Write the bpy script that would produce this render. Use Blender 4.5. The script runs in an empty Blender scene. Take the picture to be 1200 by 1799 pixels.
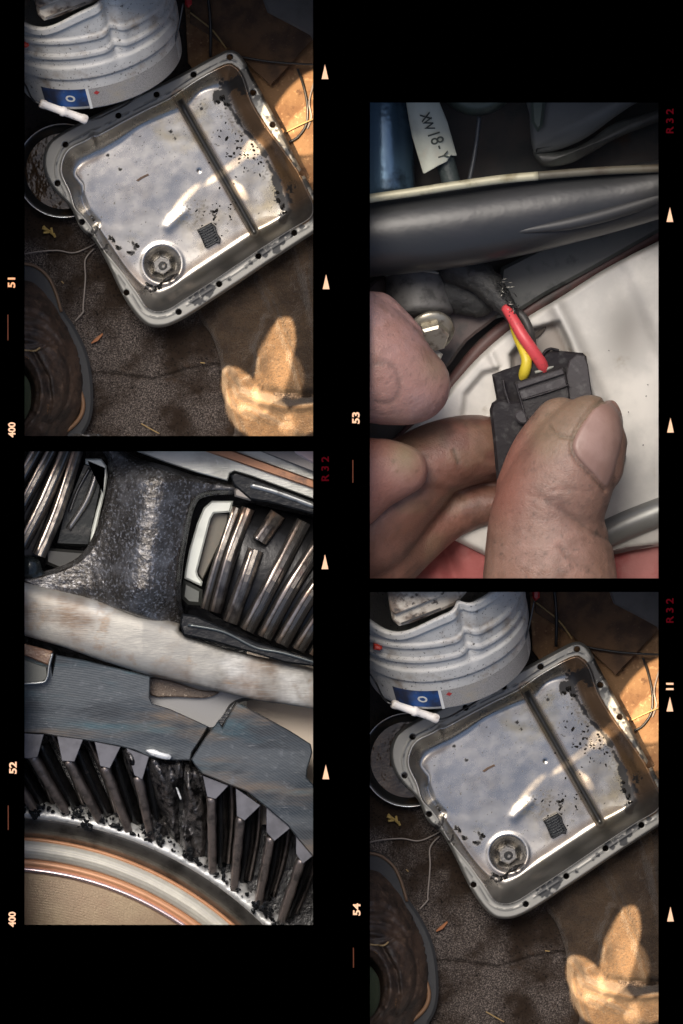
import bpy, math, random
import numpy as np
from mathutils import Vector, Matrix
from mathutils.bvhtree import BVHTree

# ------------------------------------------------------------------ camera, world, sun, exposure
S = bpy.context.scene
COL = S.collection
D = 12.0                                    # camera height above the film sheet
cam_d = bpy.data.cameras.new('camera'); cam = bpy.data.objects.new('camera', cam_d); COL.objects.link(cam)
cam.location = (0, 0, D); cam.rotation_euler = (0, 0, 0)
cam_d.sensor_fit = 'VERTICAL'; cam_d.sensor_height = 36; cam_d.lens = 36 * D / 1.799
cam_d.clip_end = 100; cam_d.clip_start = 0.1
S.camera = cam
wd = bpy.data.worlds.new('World'); S.world = wd; wd.use_nodes = True
nt = wd.node_tree; nt.nodes.clear()
sky = nt.nodes.new('ShaderNodeTexSky'); sky.sky_type = 'NISHITA'; sky.sun_disc = False
sky.sun_elevation = math.radians(66); sky.sun_rotation = math.radians(335); sky.dust_density = 4.0
bg = nt.nodes.new('ShaderNodeBackground'); bg.inputs[1].default_value = 0.09
wo = nt.nodes.new('ShaderNodeOutputWorld')
nt.links.new(sky.outputs[0], bg.inputs[0]); nt.links.new(bg.outputs[0], wo.inputs[0])
sun_d = bpy.data.lights.new('sun', 'SUN'); sun_d.energy = 1.5; sun_d.angle = math.radians(25); sun_d.color = (1, .94, .86)
sun = bpy.data.objects.new('sun', sun_d); COL.objects.link(sun)
_el, _az = math.radians(66), math.radians(335)
_dir = Vector((math.sin(_az) * math.cos(_el), math.cos(_az) * math.cos(_el), math.sin(_el)))
sun.rotation_euler = _dir.to_track_quat('Z', 'Y').to_euler(); sun.location = (2, -2, 5)
S.view_settings.view_transform = 'Standard'; S.view_settings.look = 'None'
S.view_settings.exposure = 0.6; S.view_settings.gamma = 1

SHX, SHY = 0.607 * 1.0325, -1.0355 * 1.0325     # from the upper left diorama to its twin at the lower right
WARM = (1, .70, .40)
def spot(px, py, pz, rx, ry, rot, energy, lx=-.95, ly=1.1, col=WARM, blend=.06, lz=4.0):
    """an added narrow lamp standing in for one patch of sunlight, rx by ry px, turned rot radians"""
    t = Vector(W(px, py, pz)); p = Vector((lx, ly, lz))
    z = (p - t).normalized(); x = Vector((math.cos(rot), math.sin(rot), 0)); x = (x - z * x.dot(z)).normalized(); y = z.cross(x)
    R = Matrix((x, y, z)).transposed().to_4x4()
    for k in range(2):
        off = Vector((SHX * k, SHY * k, 0))
        d = bpy.data.lights.new('patch_lamp', 'SPOT'); o = bpy.data.objects.new('patch_lamp', d); COL.objects.link(o)
        dist = (p - t).length; size = max(rx, 1.01 * 1000 * dist * math.tan(math.radians(.5)))
        d.spot_size = 2 * math.atan(size / 1000 / dist); d.spot_blend = blend; d.energy = energy * 9; d.color = col
        d.shadow_soft_size = .004
        o.matrix_world = Matrix.Translation(p + off) @ R @ Matrix.Diagonal((rx / size, ry / size, 1, 1))

def W(x, y, z=0.):
    s = (D - z) / D
    return ((x - 600) / 1000 * s, (899.5 - y) / 1000 * s, z)
def WA(X, Y, Z):
    s = (D - Z) / D
    return np.stack([(X - 600) / 1000 * s, (899.5 - Y) / 1000 * s, Z + 0 * X], -1)

spot(482, 640, -.40, 92, 30, 1.3, 700, blend=.12)
spot(505, 655, -.40, 46, 30, 1.9, 260, blend=.3)
spot(424, 690, -.40, 54, 32, -.95, 700, blend=.12)
spot(455, 728, -.40, 70, 46, -.5, 520, blend=.2)
spot(535, 738, -.40, 50, 24, .35, 620, blend=.12)
SUNC = (1, .76, .5)
spot(528, 178, -.40, 78, 34, .85, 210, col=SUNC)
spot(548, 225, -.40, 60, 40, .6, 210, col=SUNC)
spot(548, 300, -.40, 34, 30, 0, 70, col=SUNC)
spot(447, 262, -.38, 26, 16, .7, 190, col=SUNC, blend=.5)
spot(400, 298, -.38, 62, 7, .62, 100, col=SUNC, blend=.6)
spot(330, 345, -.38, 40, 6, .75, 80, col=SUNC, blend=.6)
spot(420, 335, -.38, 24, 10, -.8, 150, col=SUNC, blend=.5)
spot(306, 380, -.38, 16, 8, .45, 70, col=SUNC, blend=.5)
spot(472, 243, -.36, 26, 12, .4, 220, col=SUNC, blend=.4)

# ------------------------------------------------------------------ numeric helpers
def _hash(ix, iy, seed):
    h = (ix.astype(np.int64) * 374761393 + iy.astype(np.int64) * 668265263 + seed * 974634777) & 0x7fffffff
    h = ((h ^ (h >> 13)) * 1274126177) & 0x7fffffff
    return ((h ^ (h >> 16)) & 0xffff) / 65535.0
def vnoise(X, Y, sc, seed=0):
    x = X / sc; y = Y / sc
    ix = np.floor(x); iy = np.floor(y); fx = x - ix; fy = y - iy
    fx = fx * fx * (3 - 2 * fx); fy = fy * fy * (3 - 2 * fy)
    a = _hash(ix, iy, seed); b = _hash(ix + 1, iy, seed); c = _hash(ix, iy + 1, seed); d = _hash(ix + 1, iy + 1, seed)
    return (a * (1 - fx) + b * fx) * (1 - fy) + (c * (1 - fx) + d * fx) * fy
def fbm(X, Y, sc, oct=4, seed=0, gain=.5):
    r = 0; a = 1; t = 0
    for k in range(oct):
        r = r + a * vnoise(X, Y, sc / 2 ** k, seed + k * 17); t += a; a *= gain
    return r / t
def sst(a, b, x):
    t = np.clip((x - a) / (b - a), 0, 1); return t * t * (3 - 2 * t)
def seg_d(X, Y, P, closed=False):
    P = [tuple(p) for p in P]; Q = P[1:] + ([P[0]] if closed else [])
    best = np.full(X.shape, 1e9)
    for (ax, ay), (bx, by) in zip(P, Q):
        dx, dy = bx - ax, by - ay; L = dx * dx + dy * dy + 1e-9
        t = np.clip(((X - ax) * dx + (Y - ay) * dy) / L, 0, 1)
        best = np.minimum(best, (X - ax - t * dx) ** 2 + (Y - ay - t * dy) ** 2)
    return np.sqrt(best)
def sd_poly(X, Y, P):
    d = seg_d(X, Y, P, True); ins = np.zeros(X.shape, bool); n = len(P)
    for i in range(n):
        ax, ay = P[i]; bx, by = P[(i + 1) % n]
        if ay == by: continue
        c = ((ay > Y) != (by > Y)) & (X < (bx - ax) * (Y - ay) / (by - ay) + ax)
        ins ^= c
    return np.where(ins, -d, d)
def crm(P, n=6, closed=False):
    P = [np.array(p, float) for p in P]; m = len(P); out = []
    for i in range(m if closed else m - 1):
        p0 = P[(i - 1) % m] if closed or i > 0 else P[i]; p1 = P[i]; p2 = P[(i + 1) % m]
        p3 = P[(i + 2) % m] if closed or i < m - 2 else P[i + 1]
        for k in range(n):
            t = k / n
            out.append(.5 * ((2 * p1) + (-p0 + p2) * t + (2 * p0 - 5 * p1 + 4 * p2 - p3) * t * t + (-p0 + 3 * p1 - 3 * p2 + p3) * t ** 3))
    if not closed: out.append(P[-1])
    return [tuple(float(c) for c in q) for q in out]

# ------------------------------------------------------------------ materials
def M(name, base, rough=.5, metal=0., layers=(), bump=None, bump2=None, attrs=(), spec=.5, coat=0., rvar=0., rscale=60, rings=None, sheen=0.):
    m = bpy.data.materials.new(name); m.use_nodes = True
    t = m.node_tree; N = t.nodes; L = t.links; b = N['Principled BSDF']
    tc = N.new('ShaderNodeTexCoord')
    def coords(st):
        if st is None: return tc.outputs['Object']
        mp = N.new('ShaderNodeMapping'); mp.inputs['Scale'].default_value = st[:3]
        if len(st) > 3: mp.inputs['Rotation'].default_value = (0, 0, st[3])
        L.new(tc.outputs['Object'], mp.inputs[0]); return mp.outputs[0]
    def noise(scale, detail=4, st=None, rough_=.6):
        n = N.new('ShaderNodeTexNoise'); n.inputs['Scale'].default_value = scale; n.inputs['Detail'].default_value = detail
        n.inputs['Roughness'].default_value = rough_; L.new(coords(st), n.inputs['Vector']); return n.outputs['Fac']
    def remap(s, lo, hi, a=0., c=1.):
        r = N.new('ShaderNodeMapRange'); r.interpolation_type = 'SMOOTHSTEP'
        r.inputs[1].default_value = lo; r.inputs[2].default_value = hi; r.inputs[3].default_value = a; r.inputs[4].default_value = c
        L.new(s, r.inputs[0]); return r.outputs[0]
    def mixc(f, a, c):
        x = N.new('ShaderNodeMix'); x.data_type = 'RGBA'; L.new(f, x.inputs[0])
        if isinstance(a, tuple): x.inputs[6].default_value = (*a, 1)
        else: L.new(a, x.inputs[6])
        x.inputs[7].default_value = (*c, 1); return x.outputs[2]
    def mixf(f, a, c):
        x = N.new('ShaderNodeMix'); L.new(f, x.inputs[0])
        if isinstance(a, float): x.inputs[2].default_value = a
        else: L.new(a, x.inputs[2])
        x.inputs[3].default_value = c; return x.outputs[0]
    col = tuple(base); ro = float(rough); me = float(metal)
    if rvar: ro = remap(noise(rscale, 5), .3, .7, max(.02, rough - rvar), min(1, rough + rvar))
    for ly in layers:                        # (scale, colour, lo, hi, detail, stretch)
        sc, c, lo, hi = ly[:4]; det = ly[4] if len(ly) > 4 else 5; st = ly[5] if len(ly) > 5 else None
        col = mixc(remap(noise(sc, det, st), lo, hi), col, tuple(c))
    if rings:                                # fine turned grooves about the object's origin (period, strength)
        v = N.new('ShaderNodeVectorMath'); v.operation = 'MULTIPLY'; v.inputs[1].default_value = (1, 1, 0); L.new(tc.outputs['Object'], v.inputs[0])
        ln = N.new('ShaderNodeVectorMath'); ln.operation = 'LENGTH'; L.new(v.outputs[0], ln.inputs[0])
        mu = N.new('ShaderNodeMath'); mu.operation = 'MULTIPLY'; mu.inputs[1].default_value = 6.283 / rings[0]; L.new(ln.outputs['Value'], mu.inputs[0])
        ns = noise(14, 2); ad = N.new('ShaderNodeMath'); ad.operation = 'MULTIPLY_ADD'; ad.inputs[1].default_value = 3.; L.new(ns, ad.inputs[0]); L.new(mu.outputs[0], ad.inputs[2])
        sn = N.new('ShaderNodeMath'); sn.operation = 'SINE'; L.new(ad.outputs[0], sn.inputs[0])
        ringsig = remap(sn.outputs[0], -1, 1)
        if len(rings) > 2:
            mm = N.new('ShaderNodeMath'); mm.operation = 'MULTIPLY'; mm.inputs[1].default_value = rings[3]; L.new(ringsig, mm.inputs[0])
            col = mixc(mm.outputs[0], col, rings[2])
    for at in attrs:                         # (attribute, colour, rough, metal)
        a = N.new('ShaderNodeAttribute'); a.attribute_name = at[0]; f = a.outputs['Fac']
        col = mixc(f, col, tuple(at[1])); ro = mixf(f, ro, at[2]); me = mixf(f, me, at[3])
    def put(v, sock):
        if isinstance(v, tuple): sock.default_value = (*v, 1)
        elif isinstance(v, float): sock.default_value = v
        else: L.new(v, sock)
    put(col, b.inputs['Base Color']); put(ro, b.inputs['Roughness']); put(me, b.inputs['Metallic'])
    b.inputs['Specular IOR Level'].default_value = spec; b.inputs['Coat Weight'].default_value = coat
    b.inputs['Coat Roughness'].default_value = .15
    if sheen: b.inputs['Sheen Weight'].default_value = sheen
    last = None
    hs = []
    for bp in (bump, bump2):
        if bp: hs.append((noise(bp[0], bp[2] if len(bp) > 2 else 4, bp[3] if len(bp) > 3 else None), bp[1]))
    if rings: hs.append((ringsig, rings[1]))
    for h, dist in hs:
        bn = N.new('ShaderNodeBump'); bn.inputs['Distance'].default_value = dist; bn.inputs['Strength'].default_value = 1
        L.new(h, bn.inputs['Height'])
        if last: L.new(last, bn.inputs['Normal'])
        last = bn.outputs[0]
    if last: L.new(last, b.inputs['Normal'])
    return m

# ------------------------------------------------------------------ object helpers
def tag(o, label=None, cat=None, group=None, kind=None):
    if label: o['label'] = label
    if cat: o['category'] = cat
    if group: o['group'] = group
    if kind: o['kind'] = kind
    return o
def thing(name, loc, label, cat, group=None):
    o = bpy.data.objects.new(name, None); o.location = loc; o.empty_display_size = .02; COL.objects.link(o)
    return tag(o, label, cat, group)
def mk(name, V, F, mat, parent=None, loc=None, smooth=True, attrs=None):
    V = np.asarray(V, float).reshape(-1, 3)
    if parent is not None: org = Vector(parent.location) if parent.parent is None else Vector(parent.parent.location)
    elif loc is not None: org = Vector(loc)
    else:
        c = V.mean(0); org = Vector((c[0], c[1], V[:, 2].min()))
    V = V - np.array(org)
    me = bpy.data.meshes.new(name)
    if isinstance(F, np.ndarray):
        n = len(F); me.vertices.add(len(V)); me.vertices.foreach_set('co', V.ravel())
        me.loops.add(F.size); me.loops.foreach_set('vertex_index', F.ravel().astype(np.int32))
        me.polygons.add(n); me.polygons.foreach_set('loop_start', np.arange(0, F.size, F.shape[1], dtype=np.int32))
        me.update(calc_edges=True)
    else:
        me.from_pydata([tuple(v) for v in V], [], [tuple(int(i) for i in f) for f in F])
    me.polygons.foreach_set('use_smooth', np.full(len(me.polygons), smooth)); me.update()
    if attrs:
        for k, v in attrs.items():
            a = me.attributes.new(k, 'FLOAT', 'POINT'); a.data.foreach_set('value', np.asarray(v, np.float32).ravel())
    me.materials.append(mat)
    o = bpy.data.objects.new(name, me); COL.objects.link(o)
    if parent is not None:
        o.parent = parent
    else: o.location = org
    return o

def relief(name, mat, box, step, zf, parent=None, inside=None, attrs=None, skirt=.006, loc=None):
    x0, y0, x1, y1 = box
    X, Y = np.meshgrid(np.arange(x0, x1 + step * .5, step), np.arange(y0, y1 + step * .5, step))
    X = X.astype(float); Y = Y.astype(float)
    if inside is not None:
        d = inside(X, Y); gy, gx = np.gradient(d, step)
        g = np.sqrt(gx * gx + gy * gy) + 1e-6; near = np.abs(d) < .72 * step
        X = np.where(near, X - gx / g * d, X); Y = np.where(near, Y - gy / g * d, Y)
        ok = d < .72 * step
    else: ok = np.ones(X.shape, bool)
    Z = zf(X, Y); V = WA(X, Y, Z).reshape(-1, 3)
    idx = np.arange(X.size).reshape(X.shape)
    keep = ok[:-1, :-1] & ok[1:, :-1] & ok[:-1, 1:] & ok[1:, 1:]
    if inside is not None:
        dd = np.where(near, 0, d)
        keep &= (dd[:-1, :-1] + dd[1:, :-1] + dd[:-1, 1:] + dd[1:, 1:]) < 0
    F = np.stack([idx[1:, :-1][keep], idx[1:, 1:][keep], idx[:-1, 1:][keep], idx[:-1, :-1][keep]], 1)
    A = {k: f(X, Y).ravel() for k, f in (attrs or {}).items()}
    # skirt
    if skirt:
        E = np.concatenate([F[:, [0, 1]], F[:, [1, 2]], F[:, [2, 3]], F[:, [3, 0]]]); Es = np.sort(E, 1)
        key = Es[:, 0] * X.size + Es[:, 1]; u, inv, cnt = np.unique(key, return_inverse=True, return_counts=True)
        B = E[cnt[inv] == 1]; bv = np.unique(B); m = {int(v): i for i, v in enumerate(bv)}
        nv = V[bv].copy(); nv[:, 2] -= skirt; base = len(V); V = np.concatenate([V, nv])
        SF = np.array([[b, a, base + m[int(a)], base + m[int(b)]] for a, b in B]).reshape(-1, 4)
        F = np.concatenate([F, SF]); A = {k: np.concatenate([v, v[bv]]) for k, v in A.items()}
    used = np.unique(F); rm = np.full(len(V), -1); rm[used] = np.arange(len(used))
    return mk(name, V[used], rm[F], mat, parent, loc, True, {k: v[used] for k, v in A.items()})

def tube(name, P, r, mat, parent=None, n=8, smooth=4, cap=True, loc=None):
    """P: (px, py, z) points; r in px, scalar or one per point"""
    R = [r] * len(P) if not hasattr(r, '__len__') else list(r)
    Q = crm([(p[0], p[1], p[2] * 1000, R[i]) for i, p in enumerate(P)], smooth) if smooth > 1 else [(p[0], p[1], p[2] * 1000, R[i]) for i, p in enumerate(P)]
    C = [Vector(W(q[0], q[1], q[2] / 1000)) for q in Q]; V = []; F = []
    up = Vector((0, 0, 1))
    for i, c in enumerate(C):
        t = (C[min(i + 1, len(C) - 1)] - C[max(i - 1, 0)]).normalized()
        a = t.cross(up)
        if a.length < .05: a = t.cross(Vector((0, 1, 0)))
        a.normalize(); b = a.cross(t)
        for k in range(n):
            an = 2 * math.pi * k / n; V.append(c + (a * math.cos(an) + b * math.sin(an)) * Q[i][3] / 1000)
    for i in range(len(C) - 1):
        for k in range(n):
            F.append((i * n + k, i * n + (k + 1) % n, (i + 1) * n + (k + 1) % n, (i + 1) * n + k))
    if cap: F.append(tuple(range(n - 1, -1, -1))); F.append(tuple((len(C) - 1) * n + k for k in range(n)))
    return mk(name, [tuple(v) for v in V], F, mat, parent, loc)

def prism(name, P, zt, zb, mat, parent=None, bevel=2., smooth=False, loc=None, ztf=None, shift=(0, 0)):
    """solid with outline P in px; top face at zt (or ztf(x,y)), bottom at zb, bevelled top edge; shift moves the bottom"""
    P = [tuple(map(float, p)) for p in P]; n = len(P)
    ar = sum(P[i][0] * P[(i + 1) % n][1] - P[(i + 1) % n][0] * P[i][1] for i in range(n))
    if ar > 0: P = P[::-1]
    ins = []
    for i in range(n):
        a, b, c = P[i - 1], P[i], P[(i + 1) % n]
        e1 = np.array([b[0] - a[0], b[1] - a[1]]); e2 = np.array([c[0] - b[0], c[1] - b[1]])
        e1 /= np.linalg.norm(e1) + 1e-9; e2 /= np.linalg.norm(e2) + 1e-9
        nn = np.array([e1[1] + e2[1], -e1[0] - e2[0]]); l = np.linalg.norm(nn)
        nn = nn / l if l > 1e-6 else np.array([0., 0.])
        k = 1 / max(.5, math.sqrt(max(0, (1 + e1 @ e2) / 2)))
        ins.append((b[0] + nn[0] * bevel * k, b[1] + nn[1] * bevel * k))
    ar2 = abs(sum(ins[i][0] * ins[(i + 1) % n][1] - ins[(i + 1) % n][0] * ins[i][1] for i in range(n)))
    if ar2 > abs(ar): ins = [(2 * p[0] - q[0], 2 * p[1] - q[1]) for p, q in zip(P, ins)]
    zf = ztf or (lambda x, y: zt)
    V = [W(x + shift[0], y + shift[1], zb) for x, y in P] + [W(x, y, zf(x, y) - bevel / 1000) for x, y in P] + [W(x, y, zf(x, y)) for x, y in ins]
    F = []
    for i in range(n):
        j = (i + 1) % n
        F.append((i, j, n + j, n + i)); F.append((n + i, n + j, 2 * n + j, 2 * n + i))
    F.append(tuple(range(2 * n, 3 * n)))
    return mk(name, V, F, mat, parent, loc, smooth)

def ringsec(name, c, prof, a0, a1, n, mat, parent=None, jag=None, loc=None, smooth=True):
    """sector of a turned ring round px centre c; prof = [(radius px, z)]; angles in degrees from image-up, clockwise"""
    V = []; F = []; m = len(prof)
    for i in range(n + 1):
        a = math.radians(a0 + (a1 - a0) * i / n)
        for k, (r, z) in enumerate(prof):
            if jag: r, z = jag(a, k, r, z)
            V.append(W(c[0] + r * math.sin(a), c[1] - r * math.cos(a), z))
    for i in range(n):
        for k in range(m - 1): F.append((i * m + k, i * m + k + 1, (i + 1) * m + k + 1, (i + 1) * m + k))
    return mk(name, V, F, mat, parent, loc, smooth)

def lathe(name, prof, mat, parent, Mx, n=64, warp=None, smooth=True, a0=0, a1=2 * math.pi):
    """prof = [(r, h)] in metres about local z, placed by matrix Mx; warp(a, r, h) -> (r, h)"""
    V = []; F = []; m = len(prof); full = abs(a1 - a0 - 2 * math.pi) < 1e-6
    cnt = n if full else n + 1
    for i in range(cnt):
        a = a0 + (a1 - a0) * i / n
        for r, h in prof:
            if warp: r, h = warp(a, r, h)
            V.append(tuple(Mx @ Vector((r * math.cos(a), r * math.sin(a), h))))
    for i in range(n):
        j = (i + 1) % cnt
        for k in range(m - 1): F.append((i * m + k, j * m + k, j * m + k + 1, i * m + k + 1))
    return mk(name, V, F, mat, parent, None, smooth)

def bar(name, P, w, h, mat, parent=None, top=.4, n=1, wob=0, seed=0, smooth=True):
    """ridge swept along P (px,px,z): trapezoid section, half width w px, height h px, flat top ratio"""
    Q = crm([(p[0], p[1], p[2] * 1000) for p in P], 5); rnd = random.Random(seed)
    C = [Vector(W(q[0], q[1], q[2] / 1000)) for q in Q]; V = []; F = []
    for i, c in enumerate(C):
        t = (C[min(i + 1, len(C) - 1)] - C[max(i - 1, 0)]).normalized(); a = Vector((t.y, -t.x, 0)).normalized()
        ww = w * (1 + wob * (rnd.random() - .5)); hh = h / 1000
        up = Vector((0, 0, 1))
        sec = [(-ww, -hh), (-ww * .85, -hh * .45), (-ww * top, -hh * .08), (-ww * top * .6, 0), (ww * top * .6, 0), (ww * top, -hh * .08), (ww * .85, -hh * .45), (ww, -hh)]
        for s, z in sec: V.append(c + a * s / 1000 + up * z)
    m = 8
    for i in range(len(C) - 1):
        for k in range(m - 1): F.append((i * m + k + 1, i * m + k, (i + 1) * m + k, (i + 1) * m + k + 1))
    F.append(tuple(range(m))); F.append(tuple((len(C) - 1) * m + k for k in range(m - 1, -1, -1)))
    return mk(name, [tuple(v) for v in V], F, mat, parent, None, smooth)

def text(name, s, x, y, z, size, mat, parent, rot=math.pi / 2, sx=1., bold=.0, spacing=1., depth=.0006, zf=None):
    cu = bpy.data.curves.new(name, 'FONT'); cu.body = s; cu.size = size / 1000; cu.align_x = 'CENTER'; cu.align_y = 'CENTER'
    cu.offset = bold / 1000; cu.space_character = spacing; cu.extrude = depth; cu.resolution_u = 4
    t = bpy.data.objects.new('tmp', cu); COL.objects.link(t)
    dg = bpy.context.evaluated_depsgraph_get(); me = bpy.data.meshes.new_from_object(t.evaluated_get(dg))
    bpy.data.objects.remove(t); bpy.data.curves.remove(cu)
    V = np.array([v.co for v in me.vertices]); F = [tuple(p.vertices) for p in me.polygons]; bpy.data.meshes.remove(me)
    c, sn = math.cos(rot), math.sin(rot); V[:, 0] *= sx
    o = np.array(W(x, y, z)); R = np.stack([V[:, 0] * c - V[:, 1] * sn, V[:, 0] * sn + V[:, 1] * c, V[:, 2]], 1)
    if zf is not None: R[:, 2] += zf(R[:, 0], R[:, 1])
    return mk(name, R + o, F, mat, parent, None, False)

def blob(name, chains, mat, parent=None, vox=.0045, smooth=6, sculpt=None, attrs=None, loc=None, zsc=1.):
    """one continuous skin over chains of (px, py, z, radius px)"""
    V = []; F = []
    nu, nv = 22, 12
    for ch in chains:
        Q = crm([(p[0], p[1], p[2] * 1000, p[3]) for p in ch], 7)
        for q in Q:
            c = Vector(W(q[0], q[1], q[2] / 1000)); r = q[3] / 1000; b = len(V)
            V.append(c + Vector((0, 0, r * zsc)))
            for i in range(1, nv):
                th = math.pi * i / nv
                for k in range(nu):
                    ph = 2 * math.pi * k / nu; V.append(c + Vector((math.sin(th) * math.cos(ph), math.sin(th) * math.sin(ph), math.cos(th) * zsc)) * r)
            V.append(c - Vector((0, 0, r * zsc)))
            for k in range(nu): F.append((b, b + 1 + k, b + 1 + (k + 1) % nu))
            for i in range(nv - 2):
                for k in range(nu):
                    a = b + 1 + i * nu; F.append((a + k, a + nu + k, a + nu + (k + 1) % nu, a + (k + 1) % nu))
            e = b + 1 + (nv - 2) * nu
            for k in range(nu): F.append((e + k, len(V) - 1, e + (k + 1) % nu))
    me = bpy.data.meshes.new('tmp'); me.from_pydata([tuple(v) for v in V], [], F)
    o = bpy.data.objects.new('tmp', me); COL.objects.link(o)
    md = o.modifiers.new('r', 'REMESH'); md.mode = 'VOXEL'; md.voxel_size = vox
    ms = o.modifiers.new('s', 'SMOOTH'); ms.iterations = smooth; ms.factor = .6
    dg = bpy.context.evaluated_depsgraph_get(); e = bpy.data.meshes.new_from_object(o.evaluated_get(dg))
    bpy.data.objects.remove(o); bpy.data.meshes.remove(me)
    n = len(e.vertices); co = np.zeros(n * 3); e.vertices.foreach_get('co', co); co = co.reshape(-1, 3)
    no = np.zeros(n * 3); e.vertices.foreach_get('normal', no); no = no.reshape(-1, 3)
    s = (D - co[:, 2]) / D; PX = co[:, 0] / s * 1000 + 600; PY = 899.5 - co[:, 1] / s * 1000
    if sculpt is not None: co = co + no * (sculpt(PX, PY, co[:, 2]) / 1000)[:, None]
    A = {k: f(PX, PY) * (no[:, 2] > -.3) for k, f in (attrs or {}).items()}
    F = [tuple(p.vertices) for p in e.polygons]; bpy.data.meshes.remove(e)
    return mk(name, co, F, mat, parent, loc, True, A)

def bvh_of(o):
    me = o.data; L = Vector(o.location) if o.parent is None else Vector(o.parent.location)
    return BVHTree.FromPolygons([v.co + L for v in me.vertices], [tuple(p.vertices) for p in me.polygons])
def drape(bv, X, Y, off, default=-.2):
    Z = np.zeros(X.shape)
    for i in np.ndindex(X.shape):
        w = Vector(W(float(X[i]), float(Y[i]), -.1)); h = bv.ray_cast(Vector((w.x, w.y, .5)), Vector((0, 0, -1)))
        Z[i] = h[0].z + off if h[0] else default
    return Z

#__FRAMES__
# ------------------------------------------------------------------ film sheet and case
ZG = -.42
m_film = M('film_black', (.0, .0, .0), rough=1, spec=0)
m_case = M('case_paint', (.42, .41, .40), rough=.9, layers=[(9, (.36, .35, .34), .4, .7)])  # unseen case walls, kept pale to bounce fill light into the frames
m_peach = M('film_print_peach', (.95, .55, .33), rough=.6, spec=.1)
m_orange = M('film_print_orange', (.9, .42, .2), rough=.6, spec=.1)
m_red = M('film_print_red', (.055, .0015, .004), rough=.8, spec=0)
m_streak = M('film_print_streak', (.10, .035, .02), rough=.8, spec=0)

def strip(name, x0, x1, wins, label):
    t = thing(name, W(x0 + 1, 900, 0), label, 'film strip', 'film strips lying side by side')
    xs = sorted({x0, x1, *[w[0] for w in wins], *[w[2] for w in wins]}); ys = sorted({-500, 2300, *[w[1] for w in wins], *[w[3] for w in wins]})
    V = []; F = []; th = .0035
    idx = {}
    for i, x in enumerate(xs):
        for j, y in enumerate(ys): idx[i, j, 0] = len(V); V.append(W(x, y, 0)); idx[i, j, 1] = len(V); p = W(x, y, 0); V.append((p[0], p[1], -th))
    solid = {}
    for i in range(len(xs) - 1):
        for j in range(len(ys) - 1):
            cx, cy = (xs[i] + xs[i + 1]) / 2, (ys[j] + ys[j + 1]) / 2
            solid[i, j] = not any(w[0] < cx < w[2] and w[1] < cy < w[3] for w in wins)
    for (i, j), s in solid.items():
        if not s: continue
        F.append((idx[i, j + 1, 0], idx[i + 1, j + 1, 0], idx[i + 1, j, 0], idx[i, j, 0]))
        F.append((idx[i, j, 1], idx[i + 1, j, 1], idx[i + 1, j + 1, 1], idx[i, j + 1, 1]))
        for di, dj, a, b in ((-1, 0, (i, j), (i, j + 1)), (1, 0, (i + 1, j + 1), (i + 1, j)), (0, -1, (i + 1, j), (i, j)), (0, 1, (i, j + 1), (i + 1, j + 1))):
            if not solid.get((i + di, j + dj), False):
                F.append((idx[a[0], a[1], 0], idx[b[0], b[1], 0], idx[b[0], b[1], 1], idx[a[0], a[1], 1]))
    mk('film_base', V, F, m_film, t, smooth=False)
    return t
WIN = dict(A=(43, -4, 550, 766), B=(43, 793, 550, 1625), C=(650, 180, 1157, 1016), D=(650, 1040, 1157, 1806))
fl = strip('film_strip', -500, 599.5, [WIN['A'], WIN['B']], 'black film strip on the left holding frames 51 and 52')
fr = strip('film_strip', 599.5, 1700, [WIN['C'], WIN['D']], 'black film strip on the right holding frames 53 and 54')
ZT = .0012
for s, x, y, p in (('51', 21, 495, fl), ('52', 23.5, 1349, fl), ('53', 626, 734, fr), ('54', 627.5, 1598, fr)):
    text('frame_number', s, x, y, ZT, 17.5, m_orange if s == '51' else m_peach, p, sx=1.25, bold=.55)
for x, y in ((21.5, 755), (22, 1615)): text('film_speed_number', '400', x, y, ZT, 17, m_peach, fl, sx=1.03, bold=.5)
for x, y, p in ((572, 824, fl), (1177.5, 213, fr), (1177.5, 1073, fr)): text('film_code', 'R32', x, y, ZT, 18, m_red, p, sx=1.15, bold=.35, spacing=1.55)
text('frame_number', '11', 1177.5, 1206, ZT, 17, m_peach, fr, sx=1.1, bold=.7)
for x, y, p in ((571, 126, fl), (573, 495, fl), (571, 987, fl), (572.5, 1356, fl), (1177, 377, fr), (1178, 747, fr), (1177, 1237, fr), (1178, 1606, fr)):
    prism('arrow_mark', [(x - 6, y + 13), (x, y - 13), (x + 6, y + 13)], ZT + .0006, .0002, m_peach, p, bevel=.2)
for x, y0, y1, p in ((14, 553, 598, fl), (14.5, 1415, 1458, fl), (620, 808, 848, fr), (621, 1665, 1700, fr)):
    prism('red_streak', [(x - .9, y0), (x + .9, y0), (x + .9, y1), (x - .9, y1)], ZT, .0002, m_streak, p, bevel=.2)  # faint reddish mark printed on the film

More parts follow.
